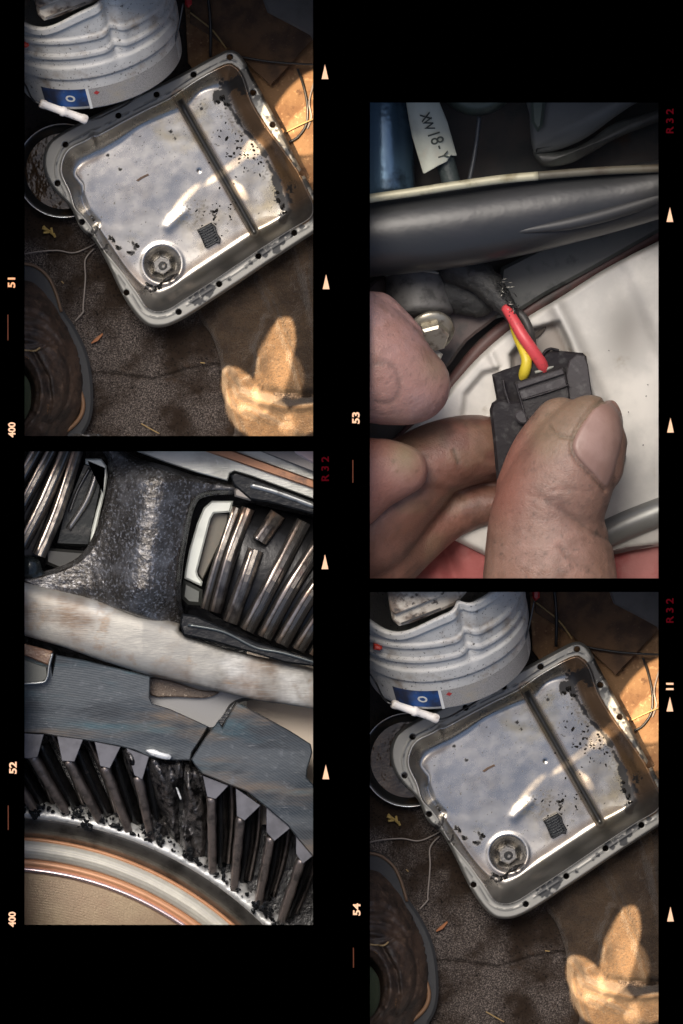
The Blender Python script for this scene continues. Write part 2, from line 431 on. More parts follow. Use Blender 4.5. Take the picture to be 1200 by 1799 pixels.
def slab(name, x0, y0, x1, y1, z0, z1, mat, kind='structure'):
    a = W(x0, y0, 0); b = W(x1, y1, 0)
    xs, ys = sorted((a[0], b[0])), sorted((a[1], b[1]))
    V = [(x, y, z) for z in (z0, z1) for y in ys for x in xs]
    F = [(0, 2, 3, 1), (4, 5, 7, 6), (0, 1, 5, 4), (2, 6, 7, 3), (0, 4, 6, 2), (1, 3, 7, 5)]
    o = mk(name, V, F, mat, smooth=False); o['kind'] = kind; return o
ZB = ZG - .03
slab('case_floor', -70, -90, 1270, 1890, ZB - .02, ZB, m_case)
for q in ((-80, -100, -70, 1900), (1270, -100, 1280, 1900), (-70, -100, 1270, -90), (-70, 1890, 1270, 1900)):
    slab('case_wall', *q, ZB - .02, -.006, m_case)
slab('case_divider', 597, -90, 603, 1890, ZB, -.006, m_case)
slab('case_divider', -70, 777, 597, 782, ZB, -.006, m_case)
slab('case_divider', 603, 1026, 1270, 1030, ZB, -.006, m_case)

# ------------------------------------------------------------------ frame 51 (its twin 54 is copied at the end)
A0 = set(COL.objects)
UL = 'in the upper left frame'
m_rug = M('rug_pile', (.045, .038, .035), rough=.95, layers=[(420, (.24, .20, .18), .42, .70, 4), (10, (.030, .020, .014), .38, .62), (260, (.006, .005, .005), .52, .7, 5), (30, (.05, .03, .018), .6, .8)], bump=(600, .0035, 6), bump2=(60, .004, 3), spec=.15)
def rugz(X, Y): return ZG - .012 + .010 * fbm(X, Y, 70, 3, 5) + .006 * fbm(X, Y, 9, 3, 8) - .008 * np.exp(-(seg_d(X, Y, [(150, 655), (210, 660), (270, 668), (330, 650), (400, 640)]) / 4) ** 2)
rug = relief('carpet', m_rug, (-50, 340, 640, 776), 2.5, rugz, attrs=None); rug['kind'] = 'structure'
m_floor = M('dark_floor', (.022, .015, .011), rough=.8, layers=[(12, (.05, .03, .018), .5, .7), (200, (.004, .004, .004), .5, .7)], bump=(200, .002))
o = relief('workshop_floor', m_floor, (-50, -80, 600, 345), 8, lambda X, Y: ZG - .015 + 0 * X); o['kind'] = 'structure'

m_card = M('cardboard', (.22, .125, .06), rough=.9, layers=[(18, (.15, .075, .035), .45, .7), (120, (.38, .23, .12), .55, .75), (300, (.05, .025, .012), .62, .75), (40, (.10, .05, .025), .6, .72)], bump=(180, .001))
cb = prism('cardboard_sheet', [(322, -60), (470, -60), (640, 60), (640, 460), (540, 430), (430, 240), (330, 110)], ZG + .006, ZG - .008, m_card, bevel=1)
tag(cb, 'oil-stained brown cardboard sheet lying behind the pan ' + UL, 'cardboard')
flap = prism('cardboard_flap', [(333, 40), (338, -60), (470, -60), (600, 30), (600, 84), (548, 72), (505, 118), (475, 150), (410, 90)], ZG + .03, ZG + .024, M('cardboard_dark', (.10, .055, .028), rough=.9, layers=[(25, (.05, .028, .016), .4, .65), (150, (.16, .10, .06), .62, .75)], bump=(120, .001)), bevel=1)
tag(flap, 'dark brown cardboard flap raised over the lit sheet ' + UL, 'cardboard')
m_grey = M('grey_plastic', (.085, .08, .075), rough=.6, layers=[(20, (.06, .055, .05), .4, .7)])
o = prism('plastic_tub', [(436, -70), (640, -70), (640, 80), (553, 77), (545, 62), (520, 48), (470, 22)], ZG + .075, ZG + .03, m_grey, bevel=4)
tag(o, 'grey plastic tub corner at the top right edge ' + UL, 'tub')

# cloth with folds
m_cloth = M('brown_towelling', (.070, .045, .027), rough=.95, layers=[(420, (.035, .022, .014), .46, .66, 3), (16, (.032, .020, .013), .42, .68), (60, (.08, .06, .045), .6, .75), (700, (.11, .075, .045), .58, .7, 2)], bump=(330, .0060, 5), bump2=(40, .004), spec=.1, sheen=.15)
clP = crm([(352, 500), (350, 555), (372, 590), (388, 640), (392, 700), (412, 750), (425, 790), (640, 800), (640, 380), (520, 380)], 5, True)
folds = [([(455, 490), (480, 540), (500, 590), (522, 650), (530, 690)], 7, .010), ([(520, 430), (540, 500), (560, 560)], 9, .012),
         ([(455, 640), (452, 610), (470, 560)], 9, .012), ([(400, 655), (420, 690), (455, 705), (500, 715), (552, 712)], 8, .022),
         ([(430, 720), (470, 735), (520, 760)], 8, .016), ([(395, 655), (402, 700), (425, 760)], 7, .014), ([(540, 430), (548, 560), (600, 690)], 8, .010)]
pits = [([(465, 688), (500, 697), (560, 695)], 9, .022), ([(465, 725), (500, 745), (530, 775)], 9, .020), ([(425, 660), (440, 655), (448, 630)], 8, .008)]
def clz(X, Y):
    z = ZG + .004 + .022 * fbm(X, Y, 46, 4, 31)
    for P, w, h in folds: z = z + h * np.exp(-(seg_d(X, Y, P) / w) ** 2)
    for P, w, h in pits: z = z - h * np.exp(-(seg_d(X, Y, P) / w) ** 2)
    z = z - .008 * sst(-8, 0, sd_poly(X, Y, clP))
    return z + .002 * fbm(X, Y, 5, 2, 3)
o = relief('cloth', m_cloth, (340, 370, 640, 776), 2.5, clz, inside=lambda X, Y: np.maximum(sd_poly(X, Y, clP), Y - 773), skirt=.004)
tag(o, 'crumpled brown towelling cloth in sun below the pan ' + UL, 'cloth')

# ---- oil pan
def PT(s): return [tuple(p) for p in s]
OUT = crm([(97, 240), (150, 210), (230, 172), (310, 134), (370, 102), (397, 89), (414, 90), (428, 104), (446, 138), (470, 182), (497, 232), (520, 280), (546, 328), (570, 372), (572, 392), (553, 408), (520, 430), (470, 463), (420, 497), (370, 530), (330, 556), (300, 571), (278, 575), (258, 571), (240, 555), (222, 530), (206, 500), (188, 462), (166, 424), (142, 402), (124, 365), (100, 340), (84, 318), (76, 290), (80, 262)], 5, True)
INN = crm([(111, 276), (124, 259), (150, 246), (163, 238), (172, 237), (209, 217), (255, 193), (300, 171), (345, 141), (394, 115), (412, 117), (427, 136), (442, 180), (470, 226), (496, 262), (522, 299), (540, 335), (551, 362), (545, 384), (510, 405), (459, 438), (415, 468), (372, 497), (330, 524), (300, 543), (278, 549), (257, 541), (239, 514), (213, 477), (179, 436), (161, 402), (147, 382), (131, 366), (122, 338), (107, 304)], 5, True)
FLO = crm([(135, 303), (147, 288), (180, 271), (213, 251), (246, 226), (290, 205), (330, 190), (352, 165), (378, 157), (392, 162), (400, 187), (411, 217), (433, 241), (459, 260), (480, 304), (497, 345), (496, 372), (474, 388), (442, 404), (398, 432), (355, 460), (312, 489), (295, 500), (274, 506), (250, 498), (224, 471), (200, 434), (179, 404), (158, 374), (148, 351), (149, 325), (140, 312)], 5, True)
HOLES = [(115, 254), (208, 203), (275, 166), (340, 131), (404, 100), (101, 322), (144, 390), (222, 514), (314, 548), (385, 499), (454, 450), (517, 409), (445, 163), (479, 219), (531, 304)]
ZF = ZG + .088
def pan_d(X, Y):
    d = sd_poly(X, Y, OUT)
    for hx, hy in HOLES: d = np.maximum(d, 5.3 - np.hypot(X - hx, Y - hy))
    return d
BEAD = [[(150, 238), (163, 225), (180, 219)], ]
def pan_z(X, Y):
    din = sd_poly(X, Y, INN); dfl = sd_poly(X, Y, FLO)
    depth = .024 + .024 * sst(200, 500, .45 * X + .9 * Y - 60)
    t = np.where(din >= 0, 0, np.where(dfl <= 0, 1, -din / (np.abs(din) + np.abs(dfl) + 1e-6)))
    w = 1 - (1 - t) ** 1.35; s = w * w * (3 - 2 * w)
    z = ZF - depth * s
    z = z + .0022 * np.exp(-((din + 1.5) / 2.2) ** 2)                       # rolled inner lip
    z = z - .0025 * np.exp(-((np.abs(din) - 9) / 1.6) ** 2) * (din > 0) * 0  # (flange stays flat)
    g = seg_d(X, Y, [(312, 168), (326, 196), (360, 256), (400, 325), (428, 375), (447, 408)])
    z = z - .006 * (1 - sst(1, 9, g)) * sst(-.02, .8, t)
    fl = sst(.9, 1, t)
    z = z + fl * (.0042 * (fbm(X, Y, 120, 2, 4) - .5) + .0006 * (fbm(X, Y, 28, 2, 9) - .5))
    r = np.hypot(X - 285, Y - 464)
    z = z - .014 * (1 - sst(13, 34, r)) + .0016 * np.exp(-((r - 35) / 4) ** 2)
    z = z + .0025 * np.exp(-(seg_d(X, Y, [(296, 398), (312, 381), (322, 374)]) / 9) ** 2)
    z = z + .003 * np.exp(-((X - 166) ** 2 + (Y - 237) ** 2) / 40)
    z = z - .002 * np.exp(-((X - 350) ** 2 + (Y - 300) ** 2) / 8)
    fb = np.exp(-((din - 9) / 1.3) ** 2) * (din > 3) * (fbm(X, Y, 24, 2, 77) > .42)
    z = z + .0009 * fb
    z = z - .010 * sst(-4.5, 0, sd_poly(X, Y, OUT))                          # turned-down outer edge
    # scallops along the left wall
    z = z - .006 * np.exp(-(seg_d(X, Y, [(168, 392), (150, 372), (140, 345)]) / 6) ** 2) * (din < 0)
    return z
def blobs(X, Y, L, sc=5, seed=3, sharp=.12):
    n = fbm(X, Y, sc, 3, seed); v = np.zeros(X.shape)
    for x, y, r in L: v = np.maximum(v, 1 - np.hypot(X - x, Y - y) / r)
    return sst(.5 - sharp, .5 + sharp, v * 1.1 + (n - .5) * 1.5) * (v > 0)
SOOT = [(384, 172, 16), (395, 150, 22), (398, 178, 16), (428, 132, 20), (436, 150, 17), (425, 160, 14), (416, 205, 10), (488, 330, 14), (492, 350, 15), (500, 365, 14), (487, 318, 11), (505, 350, 18), (510, 330, 14), (498, 382, 12), (354, 190, 6), (161, 380, 4), (163, 388, 4), (178, 382, 4), (194, 418, 7), (199, 424, 5), (240, 433, 9), (230, 445, 8), (210, 436, 7), (235, 428, 6), (258, 504, 9), (270, 506, 10), (282, 502, 9), (298, 492, 12), (309, 486, 9), (265, 512, 8), (212, 297, 5), (190, 272, 5), (372, 372, 5), (396, 375, 5), (378, 378, 5), (342, 520, 3), (300, 232, 4), (308, 243, 4), (186, 435, 12), (163, 410, 12), (170, 402, 9)]
GASK = [(345, 522, 20), (358, 516, 20), (368, 510, 16), (470, 438, 18), (484, 436, 20), (497, 425, 18), (463, 442, 16), (505, 412, 12), (432, 470, 7), (404, 490, 6), (158, 412, 11), (170, 418, 10), (530, 400, 8), (440, 462, 6), (486, 228, 5), (470, 205, 5), (540, 360, 8), (452, 170, 8), (515, 290, 8)]
def a_soot(X, Y):
    v = blobs(X, Y, SOOT, 3.6, 3, .08)
    sc = (1 - sst(0, 42, np.hypot((X - 338) * .8 + (Y - 375) * .5, (Y - 375) * .9 - (X - 338) * .2)))
    v = np.maximum(v, .6 * sst(.52, .70, fbm(X, Y, 3.5, 3, 55)) * sst(.05, .7, sc))
    sp = sst(.86, .88, fbm(X, Y, 3.2, 2, 91)) * (sd_poly(X, Y, FLO) < 0)
    pitted = (1 - sst(0, 30, np.hypot(X - 350, Y - 185))) + (1 - sst(10, 26, seg_d(X, Y, [(400, 200), (440, 250), (485, 320)])))
    v = np.maximum(v, sst(.62, .70, fbm(X, Y, 3.4, 3, 13)) * np.clip(pitted, 0, 1) * .6)
    sm = np.maximum(1 - seg_d(X, Y, [(384, 168), (400, 160), (430, 138)]) / 15, 1 - seg_d(X, Y, [(483, 312), (493, 345), (505, 372), (498, 386)]) / 12)
    sm = np.maximum(sm, .75 - seg_d(X, Y, [(398, 180), (425, 222), (460, 262), (484, 312)]) / 9)
    v = np.maximum(v, sst(.34, .5, sm * 1.1 + (fbm(X, Y, 9, 4, 19) - .5) * 1.3))
    return np.maximum(v, sp * .9)
def a_gask(X, Y):
    din = sd_poly(X, Y, INN); f = (din > -1).astype(float)
    v = blobs(X, Y, GASK, 9, 7, .05)
    ln = np.exp(-((din - 8) / 1.1) ** 2) * sst(.46, .55, fbm(X, Y, 16, 3, 22)) * .9
    burnt = sst(423, 431, X) * (1 - sst(168, 200, Y)) * sst(.35, .5, fbm(X, Y, 8, 3, 2))
    rr = sst(465, 480, X - 0 * Y) * (1 - sst(385, 400, Y)) * sst(.47, .56, fbm(X, Y, 11, 3, 6)) * (X > 440 + .0 * Y)
    return np.clip(np.maximum.reduce([v, ln, burnt, rr * .9]), 0, 1) * f
def a_fl(X, Y):   # bare, dull flange
    return sst(-1.5, .5, sd_poly(X, Y, INN))
def a_oil(X, Y):
    din = sd_poly(X, Y, INN); dfl = sd_poly(X, Y, FLO)
    right = sst(-12, 14, (X - 392) * .88 - (Y - 160) * .47)
    v = right * sst(-3, 7, dfl) * (din < 2)
    low = np.exp(-((dfl + 3) / 9) ** 2) * sst(300, 400, X * .5 + Y * .5 + 20) * (Y > 380) * .55
    g = seg_d(X, Y, [(312, 168), (326, 196), (400, 325), (447, 408)])
    gr = np.exp(-((g - 9) / 3.) ** 2) * .6
    return np.clip(np.maximum.reduce([v * .92, low, gr, .22 * sst(.45, .8, fbm(X, Y, 60, 4, 41)) * (dfl < -5), .5 * np.exp(-((dfl + 2) / 5) ** 2) * sst(.4, .7, fbm(X, Y, 40, 3, 43))]), 0, 1)
def a_dark(X, Y):  # dark reflections painted on the lower wall and groove
    din = sd_poly(X, Y, INN); dfl = sd_poly(X, Y, FLO)
    low = sst(2, 10, dfl) * (din < 0) * sst(0, 60, (X - 235) * .45 + (Y - 505) * 1.0 + (X - 235) * .2) * (Y > 300)
    g = seg_d(X, Y, [(312, 168), (326, 196), (400, 325), (447, 408)])
    gr = (1 - sst(3, 9.5, g)) * .97 * (din < -12)
    return np.clip(np.maximum(low * .95, gr), 0, 1)
m_pan = M('pan_steel', (.58, .55, .50), rough=.29, metal=1., rvar=.06, rscale=30,
          layers=[(9, (.37, .36, .34), .3, .75, 4), (10, (.70, .67, .60), .45, .85, 6), (400, (.25, .24, .23), .62, .85, 3), (9, (.46, .40, .28), .54, .76, 4)], bump=(45, .00012, 3), bump2=(700, .00005, 2, (1, .25, 1, .5)),
          attrs=[('flange', (.25, .245, .225), .48, .5), ('oil', (.13, .068, .028), .18, .55), ('dark', (.012, .012, .012), .32, .15), ('gasket', (.018, .019, .021), .5, 0.), ('soot', (.012, .010, .009), .45, 0.)])
pan = thing('oil_pan', W(310, 330, ZG + .004), 'steel transmission oil pan with bolt holes and burnt sludge ' + UL, 'oil pan')
body = relief('pan_body', m_pan, (70, 82, 580, 582), 1.5, pan_z, parent=pan, inside=pan_d, skirt=.006,
              attrs=dict(flange=a_fl, oil=a_oil, dark=a_dark, gasket=a_gask, soot=a_soot))
zfl = float(pan_z(np.array([[240.]]), np.array([[330.]]))[0, 0])
zdr = float(pan_z(np.array([[285.]]), np.array([[464.]]))[0, 0])
m_nut = M('plug_steel', (.15, .145, .14), rough=.42, metal=.9, layers=[(300, (.12, .11, .10), .5, .7)], bump=(300, .0004))
hexp = [(285 + 17.5 * math.cos(math.radians(a + 20)), 466 + 17.5 * math.sin(math.radians(a + 20))) for a in range(0, 360, 60)]
plug = prism('drain_plug', hexp, zdr + .010, zdr - .002, m_nut, pan, bevel=2)
prism('plug_socket', [(286 + 8 * math.cos(a * .524), 467 + 8 * math.sin(a * .524)) for a in range(12)], zdr + .0112, zdr + .009, M('plug_recess', (.02, .02, .02), rough=.3, metal=.5), plug, bevel=1)
prism('plug_pin', [(287 + 3.6 * math.cos(a * .524), 468 + 3.6 * math.sin(a * .524)) for a in range(12)], zdr + .0128, zdr + .010, m_nut, plug, bevel=1)
m_mag = M('magnet_black', (.012, .013, .015), rough=.28, metal=.4, bump=(120, .0006))
mag = prism('magnet', [(346, 404), (371, 391), (379, 398), (381, 408), (388, 419), (386, 428), (380, 427), (372, 432), (364, 436), (360, 434), (356, 424), (351, 413)], zfl + .004, zfl - .004, m_mag, pan, bevel=1.2)
m_rib = M('magnet_rib', (.035, .04, .045), rough=.25, metal=.6)
for k in range(7):
    x0, y0 = 348.5 + k * 1.9, 407 + k * 4.15
    x1, y1 = 372.5 + k * 1.75, 394.5 + k * 4.3
    bar('magnet_rib', [(x0, y0, zfl + .0072), (x1, y1, zfl + .0072)], 1.3, 4, m_rib, mag, wob=.3, seed=k)
rnd = random.Random(4)
V = []; F = []
def flake(x, y, r, z, el=1., an=0.):
    b = len(V); n = 6
    for k in range(n):
        a = 2 * math.pi * k / n; rr = r * (.6 + .8 * rnd.random()); dx, dy = math.cos(a) * rr * el, math.sin(a) * rr
        V.append(W(x + dx * math.cos(an) - dy * math.sin(an), y + dx * math.sin(an) + dy * math.cos(an), z))
    V.append(W(x, y, z + r * .0005 + .0008))
    for k in range(n): F.append((b + (k + 1) % n, b + k, b + n))
fx = np.array([[0.]])
def panz1(x, y): return float(pan_z(np.array([[x]]), np.array([[y]]))[0, 0])
pts = [(261, 503, 5, 2.2, .6), (270, 508, 5, 1.6, 2.2), (277, 503, 5, 1.5, 2.4), (284, 499, 4, 1.8, 2.5), (293, 494, 6, 2, 2.6), (303, 488, 5, 2.2, 2.6), (228, 445, 4, 2.2, 0), (208, 434, 4, 1.8, .4), (196, 420, 4, 2, .9), (240, 432, 5, 1, 0), (162, 380, 3, 1, 0), (163, 387, 3, 1, 0), (385, 180, 6, 1, 0), (392, 172, 6, 1.4, 1), (398, 186, 5, 1.3, 1), (490, 350, 5, 1.6, 1.2), (496, 362, 5, 1.6, 1.2), (500, 374, 5, 1.2, 0), (486, 336, 4, 1.4, 1)]
for x, y, r, el, an in pts:
    for k in range(2): flake(x + rnd.uniform(-r, r) * .7, y + rnd.uniform(-r, r) * .7, r * .6, panz1(x, y) + .0002, el, an)
for k in range(210):
    if k < 40: x, y = rnd.gauss(385, 22), rnd.gauss(378, 16)
    elif k < 260: x, y = rnd.gauss(440, 28), rnd.gauss(245, 40)
    elif k < 320: x, y = rnd.gauss(352, 14), rnd.gauss(187, 14)
    else: x, y = rnd.uniform(150, 470), rnd.uniform(210, 470)
    X, Y = np.array([[x]]), np.array([[y]])
    if sd_poly(X, Y, FLO)[0, 0] > -4 or math.hypot(x - 285, y - 464) < 36: continue
    flake(x, y, abs(rnd.gauss(0, .9)) + .5, panz1(x, y) + .0002, 1 + rnd.random(), rnd.uniform(0, 3))
m_sl = M('black_sludge', (.010, .009, .008), rough=.3)
o = mk('sludge_flakes', V, F, m_sl, pan, smooth=False); o['kind'] = 'stuff'
prism('brown_fleck', [(239, 317), (247, 311), (260, 305), (262, 308), (250, 314), (243, 319)], zfl + .003, zfl - .001, M('fleck', (.10, .055, .03), rough=.6), pan, bevel=.6)

# ---- oil tray on the left
m_tray = M('tray_black', (.012, .012, .012), rough=.35, layers=[(40, (.035, .022, .012), .5, .7)], bump=(60, .001))
m_trim = M('tray_rim', (.34, .36, .38), rough=.25, metal=.9, layers=[(20, (.35, .22, .08), .5, .65)])
m_oil = M('used_oil', (.05, .028, .013), rough=.12, layers=[(16, (.10, .06, .03), .45, .65), (20, (.02, .013, .009), .5, .7)], bump=(14, .003))
tray = thing('drip_tray', W(112, 300, ZG), 'round black drip tray left of the pan ' + UL, 'tray')
TR = Matrix.Translation(Vector(W(112, 301, ZG + .002)))
lathe('tray_bowl', [(0, .002), (.066, .002), (.078, .020), (.083, .0235), (.086, .0235), (.082, .014), (.07, -.006), (0, -.006)], m_tray, tray, TR, 64)
lathe('rim', [(.0835, .0245), (.085, .0262), (.0865, .0245), (.085, .0228), (.0835, .0245)], m_trim, tray, TR, 80)
lathe('oil_pool', [(0, .007), (.069, .0075)], m_oil, tray, TR, 48)

# ---- bucket
m_pail = M('pail_plastic', (.50, .49, .465), rough=.42, layers=[(10, (.38, .375, .36), .4, .7), (90, (.10, .09, .08), .62, .72, 5), (22, (.26, .22, .18), .52, .74, 5), (260, (.02, .02, .02), .64, .67, 3)], bump=(40, .0006))
m_lblw = M('label_print_pale', (.30, .29, .275), rough=.6, layers=[(520, (.16, .15, .15), .50, .6, 2, (1, 1, 4)), (20, (.30, .27, .22), .5, .75), (200, (.08, .07, .06), .66, .74)])
m_lblb = M('label_print_blue', (.01, .065, .24), rough=.5, layers=[(12, (.02, .025, .05), .42, .60), (60, (.2, .22, .25), .62, .74)])
pail = thing('bucket', W(175, 120, ZG), 'battered white plastic bucket with blue label beside the pan ' + UL, 'bucket')
th_t = math.radians(56); roll = math.radians(13)
PM = Matrix.Translation(Vector(W(178, 116, ZG + .131))) @ Matrix.Rotation(roll, 4, 'Z') @ Matrix.Rotation(-th_t, 4, 'X')
def Rh(h): return .149 + .05 * h
prof = [(0, .0), (.142, .0), (.1485, .004)]
for h in np.linspace(.01, .215, 83):
    r = Rh(h)
    r += .0045 * (sst(.068, .0705, h) * (1 - sst(.094, .0965, h)))
    r += .0042 * (sst(.110, .112, h) * (1 - sst(.120, .122, h))) + .0042 * (sst(.142, .144, h) * (1 - sst(.154, .156, h)))
    r += .006 * sst(.195, .2, h)
    prof.append((float(r), float(h)))
prof += [(prof[-1][0] - .005, .217), (prof[-1][0] - .012, .214), (.146, .19), (.142, .12), (.138, .03), (0, .02)]
def pwarp(a, r, h):
    da = math.atan2(math.sin(a + 1.33), math.cos(a + 1.33))          # crease to the right of the front
    k = sst(.08, .13, h)
    r2 = r - .011 * float(k) * math.exp(-(da / .04) ** 2) + .003 * float(k) * math.exp(-((abs(da) - .12) / .06) ** 2)
    h2 = h + float(k) * (.002 * math.sin(a * 3 + .6) + .009 * math.exp(-(da / .12) ** 2))
    h2 -= .035 * float(sst(.15, .21, h)) * math.exp(-((math.atan2(math.sin(a + 2.15), math.cos(a + 2.15))) / .45) ** 2)
    return r2, h2
lathe('bucket_wall', prof, m_pail, pail, PM, 220, pwarp)
lathe('label', [(Rh(.006) + .0007, .006), (Rh(.046) + .0007, .046)], m_lblw, pail, PM, 60, None, a0=math.radians(-101), a1=math.radians(-22))
lathe('label', [(Rh(.010) + .0007, .010), (Rh(.047) + .0007, .047)], m_lblb, pail, PM, 40, None, a0=math.radians(-137), a1=math.radians(-103))
lathe('label_edge', [(Rh(.006) + .0009, .004), (Rh(.046) + .0009, .047)], M('label_white', (.62, .62, .6), rough=.5), pail, PM, 4, None, a0=math.radians(-103), a1=math.radians(-101))
m_lt = M('label_lettering', (.55, .55, .52), rough=.5)
for s, ang in (('O', -115),):
    cu = bpy.data.curves.new('letter', 'FONT'); cu.body = s; cu.size = .022; cu.align_x = 'CENTER'; cu.offset = .0006; cu.extrude = .0003
    t = bpy.data.objects.new('tmp', cu); COL.objects.link(t); dg = bpy.context.evaluated_depsgraph_get(); me = bpy.data.meshes.new_from_object(t.evaluated_get(dg)); bpy.data.objects.remove(t)
    vv = []
    for v in me.vertices:
        h = .022 + v.co.y * .8; a = math.radians(ang) + v.co.x / .144; vv.append(tuple(PM @ Vector(((Rh(h) + .0014 + v.co.z) * math.cos(a), (Rh(h) + .0014 + v.co.z) * math.sin(a), h))))
    mk('label_letter', vv, [tuple(p.vertices) for p in me.polygons], m_lt, pail, smooth=False); bpy.data.meshes.remove(me)
m_hz = M('hazard_red', (.35, .03, .03), rough=.6)
hz = []
for dx, dy in ((0, -.0045), (.0055, 0), (0, .0045), (-.0055, 0)):
    h = .036 + dy; a = math.radians(-96) + dx / .144; hz.append(tuple(PM @ Vector(((Rh(h) + .0012) * math.cos(a), (Rh(h) + .0012) * math.sin(a), h))))
mk('hazard_mark', hz, [(0, 1, 2, 3)], m_hz, pail)
m_wire = M('wire_steel', (.09, .09, .09), rough=.35, metal=.9)
tube('bail_wire', [(30, 128, -.20), (45, 150, -.21), (56, 172, -.17), (74, 184, -.162), (150, 211, -.188), (200, 195, -.22), (236, 174, -.245), (272, 140, -.235), (296, 105, -.225), (312, 55, -.21), (322, 5, -.2)], 1.7, m_wire, pail, smooth=6)
m_grip = M('grip_plastic', (.85, .80, .74), rough=.5, layers=[(70, (.28, .17, .11), .58, .74), (30, (.45, .38, .33), .5, .7)])
gx, gy = np.array([70, 181]), np.array([153, 211])
def gp(t): return (70 + 83 * t, 181 + 30 * t, -.16 - .03 * t)
G = [(0, 6.5), (.03, 8), (.10, 8.2), (.14, 7), (.44, 7.2), (.46, 9), (.52, 9), (.55, 7.2), (.86, 7.4), (.90, 8.6), (.98, 8.4), (1., 6.5)]
tube('grip', [gp(t) for t, r in G], [r for t, r in G], m_grip, pail, n=20, smooth=1)
m_crate = M('grimy_plastic', (.42, .38, .32), rough=.6, layers=[(22, (.10, .07, .05), .42, .6), (90, (.03, .022, .018), .56, .66), (12, (.2, .16, .12), .5, .7)], bump=(50, .002))
crate = thing('crate', W(100, -30, -.12), 'grimy white plastic crate sitting in the bucket mouth ' + UL, 'crate')
prism('crate_wall', [(56, -40), (66, 26), (78, 36), (100, 30), (178, -2), (210, -40)], -.055, -.10, m_crate, crate, bevel=5)
prism('crate_rim', [(52, -50), (62, 8), (70, 14), (150, -18), (190, -50)], -.040, -.056, m_crate, crate, bevel=2)
prism('crate_slot', [(80, 30), (150, 3), (151, 6), (82, 33)], -.0535, -.056, m_sl, crate, bevel=.3)
m_redp = M('red_paint_spot', (.40, .03, .015), rough=.4)
prism('paint_splash', [(36, 72), (44, 73), (50, 76), (51, 81), (46, 84), (36, 82)], -.115, -.16, m_redp, pail, bevel=3)
rb = prism('bottle_cap', [(324, -30), (338, -30), (337, 8), (330, 14), (325, 8)], ZG + .11, ZG + .06, M('red_plastic', (.35, .01, .015), rough=.3), bevel=3)
tag(rb, 'red plastic cap poking out behind the bucket ' + UL, 'cap')

# ---- cables, cords, straws
m_blk = M('black_rubber', (.012, .012, .012), rough=.4)
m_cord = M('grey_cord', (.22, .19, .17), rough=.7)
m_straw = M('dry_straw', (.32, .22, .09), rough=.8)
def strand(name, P, r, mat, label, cat): return tag(tube(name, P, r, mat, None, smooth=8), label, cat)
strand('cable', [(356, -60, ZG + .06), (366, 0, ZG + .05), (370, 50, ZG + .045), (370, 100, ZG + .03)], 3, m_blk, 'black cable hanging vertically above the pan corner ' + UL, 'cable')
strand('cable', [(405, 96, ZG + .046), (440, 103, ZG + .046), (490, 110, ZG + .044), (560, 114, ZG + .044), (600, 116, ZG + .04)], 2.2, m_blk, 'thin black cable running right from the pan corner ' + UL, 'cable')
strand('cable', [(523, 121, ZG + .022), (533, 150, ZG + .012), (540, 185, ZG + .01), (538, 218, ZG + .01), (524, 240, ZG + .012), (508, 250, ZG + .014)], 2.3, m_blk, 'short curved black cable on the sunlit cardboard ' + UL, 'cable')
strand('cord', [(560, 110, ZG + .04), (550, 150, ZG + .012), (543, 180, ZG + .014), (547, 205, ZG + .010), (540, 226, ZG + .010)], 1.5, m_cord, 'thin grey cord at the cardboard\'s right edge ' + UL, 'cord')
strand('straw', [(334, 22, ZG + .038), (350, 34, ZG + .038), (375, 55, ZG + .036), (398, 86, ZG + .036)], 1.5, m_straw, 'long dry straw lying behind the pan\'s top corner ' + UL, 'straw')
strand('straw', [(502, 232, ZG + .012), (530, 218, ZG + .016), (560, 205, ZG + .02)], 1.2, m_straw, 'dry straw crossing the sunlit cardboard ' + UL, 'straw')
strand('cord', [(30, 450, ZG + .005), (60, 443, ZG + .003), (100, 440, ZG + .002), (130, 444, ZG + .002), (158, 433, ZG + .004), (172, 424, ZG + .006)], 1.3, m_cord, 'thin grey cord running left from under the pan ' + UL, 'cord')
strand('cord', [(166, 436, ZG + .004), (150, 456, ZG + .003), (150, 490, ZG + .002), (146, 540, ZG + .001), (146, 548, ZG + .001), (132, 564, ZG + .001)], 1.4, m_cord, 'kinked pale cord hanging down the carpet beside the boot ' + UL, 'cord')
m_leaf = M('orange_leaf', (.26, .09, .025), rough=.6)
tag(prism('leaf', [(160, 602), (168, 594), (180, 585), (181, 588), (172, 599), (161, 604)], ZG + .004, ZG + .001, m_leaf, bevel=.6), 'small curled orange leaf on the carpet ' + UL, 'leaf')
tw = thing('leaf_sprig', W(86, 405, ZG), 'small yellow leaf sprig on the dark carpet ' + UL, 'leaf')
m_yl = M('yellow_leaf', (.34, .24, .07), rough=.7)
for P in ([(96, 414), (86, 406), (74, 401)], [(90, 408), (82, 403), (76, 397)], [(86, 408), (76, 409)], [(92, 412), (90, 400)], [(94, 410), (97, 417)]):
    tube('leaflet', [(x, y, ZG + .004) for x, y in P], 2.2, m_yl, tw, n=6, smooth=3)
for i, (P, l) in enumerate((([(248, 744), (262, 752), (280, 762)], 'long dry pine needle near the bottom edge of the carpet'), ([(352, 637), (360, 638)], 'tiny straw bit on the carpet left of the cloth'), ([(108, 494), (112, 498)], 'tiny pale straw bit beside the boot'))):
    strand('pine_needle', [(x, y, ZG + .004) for x, y in P], 1., m_straw, l + ' ' + UL, 'pine needle')

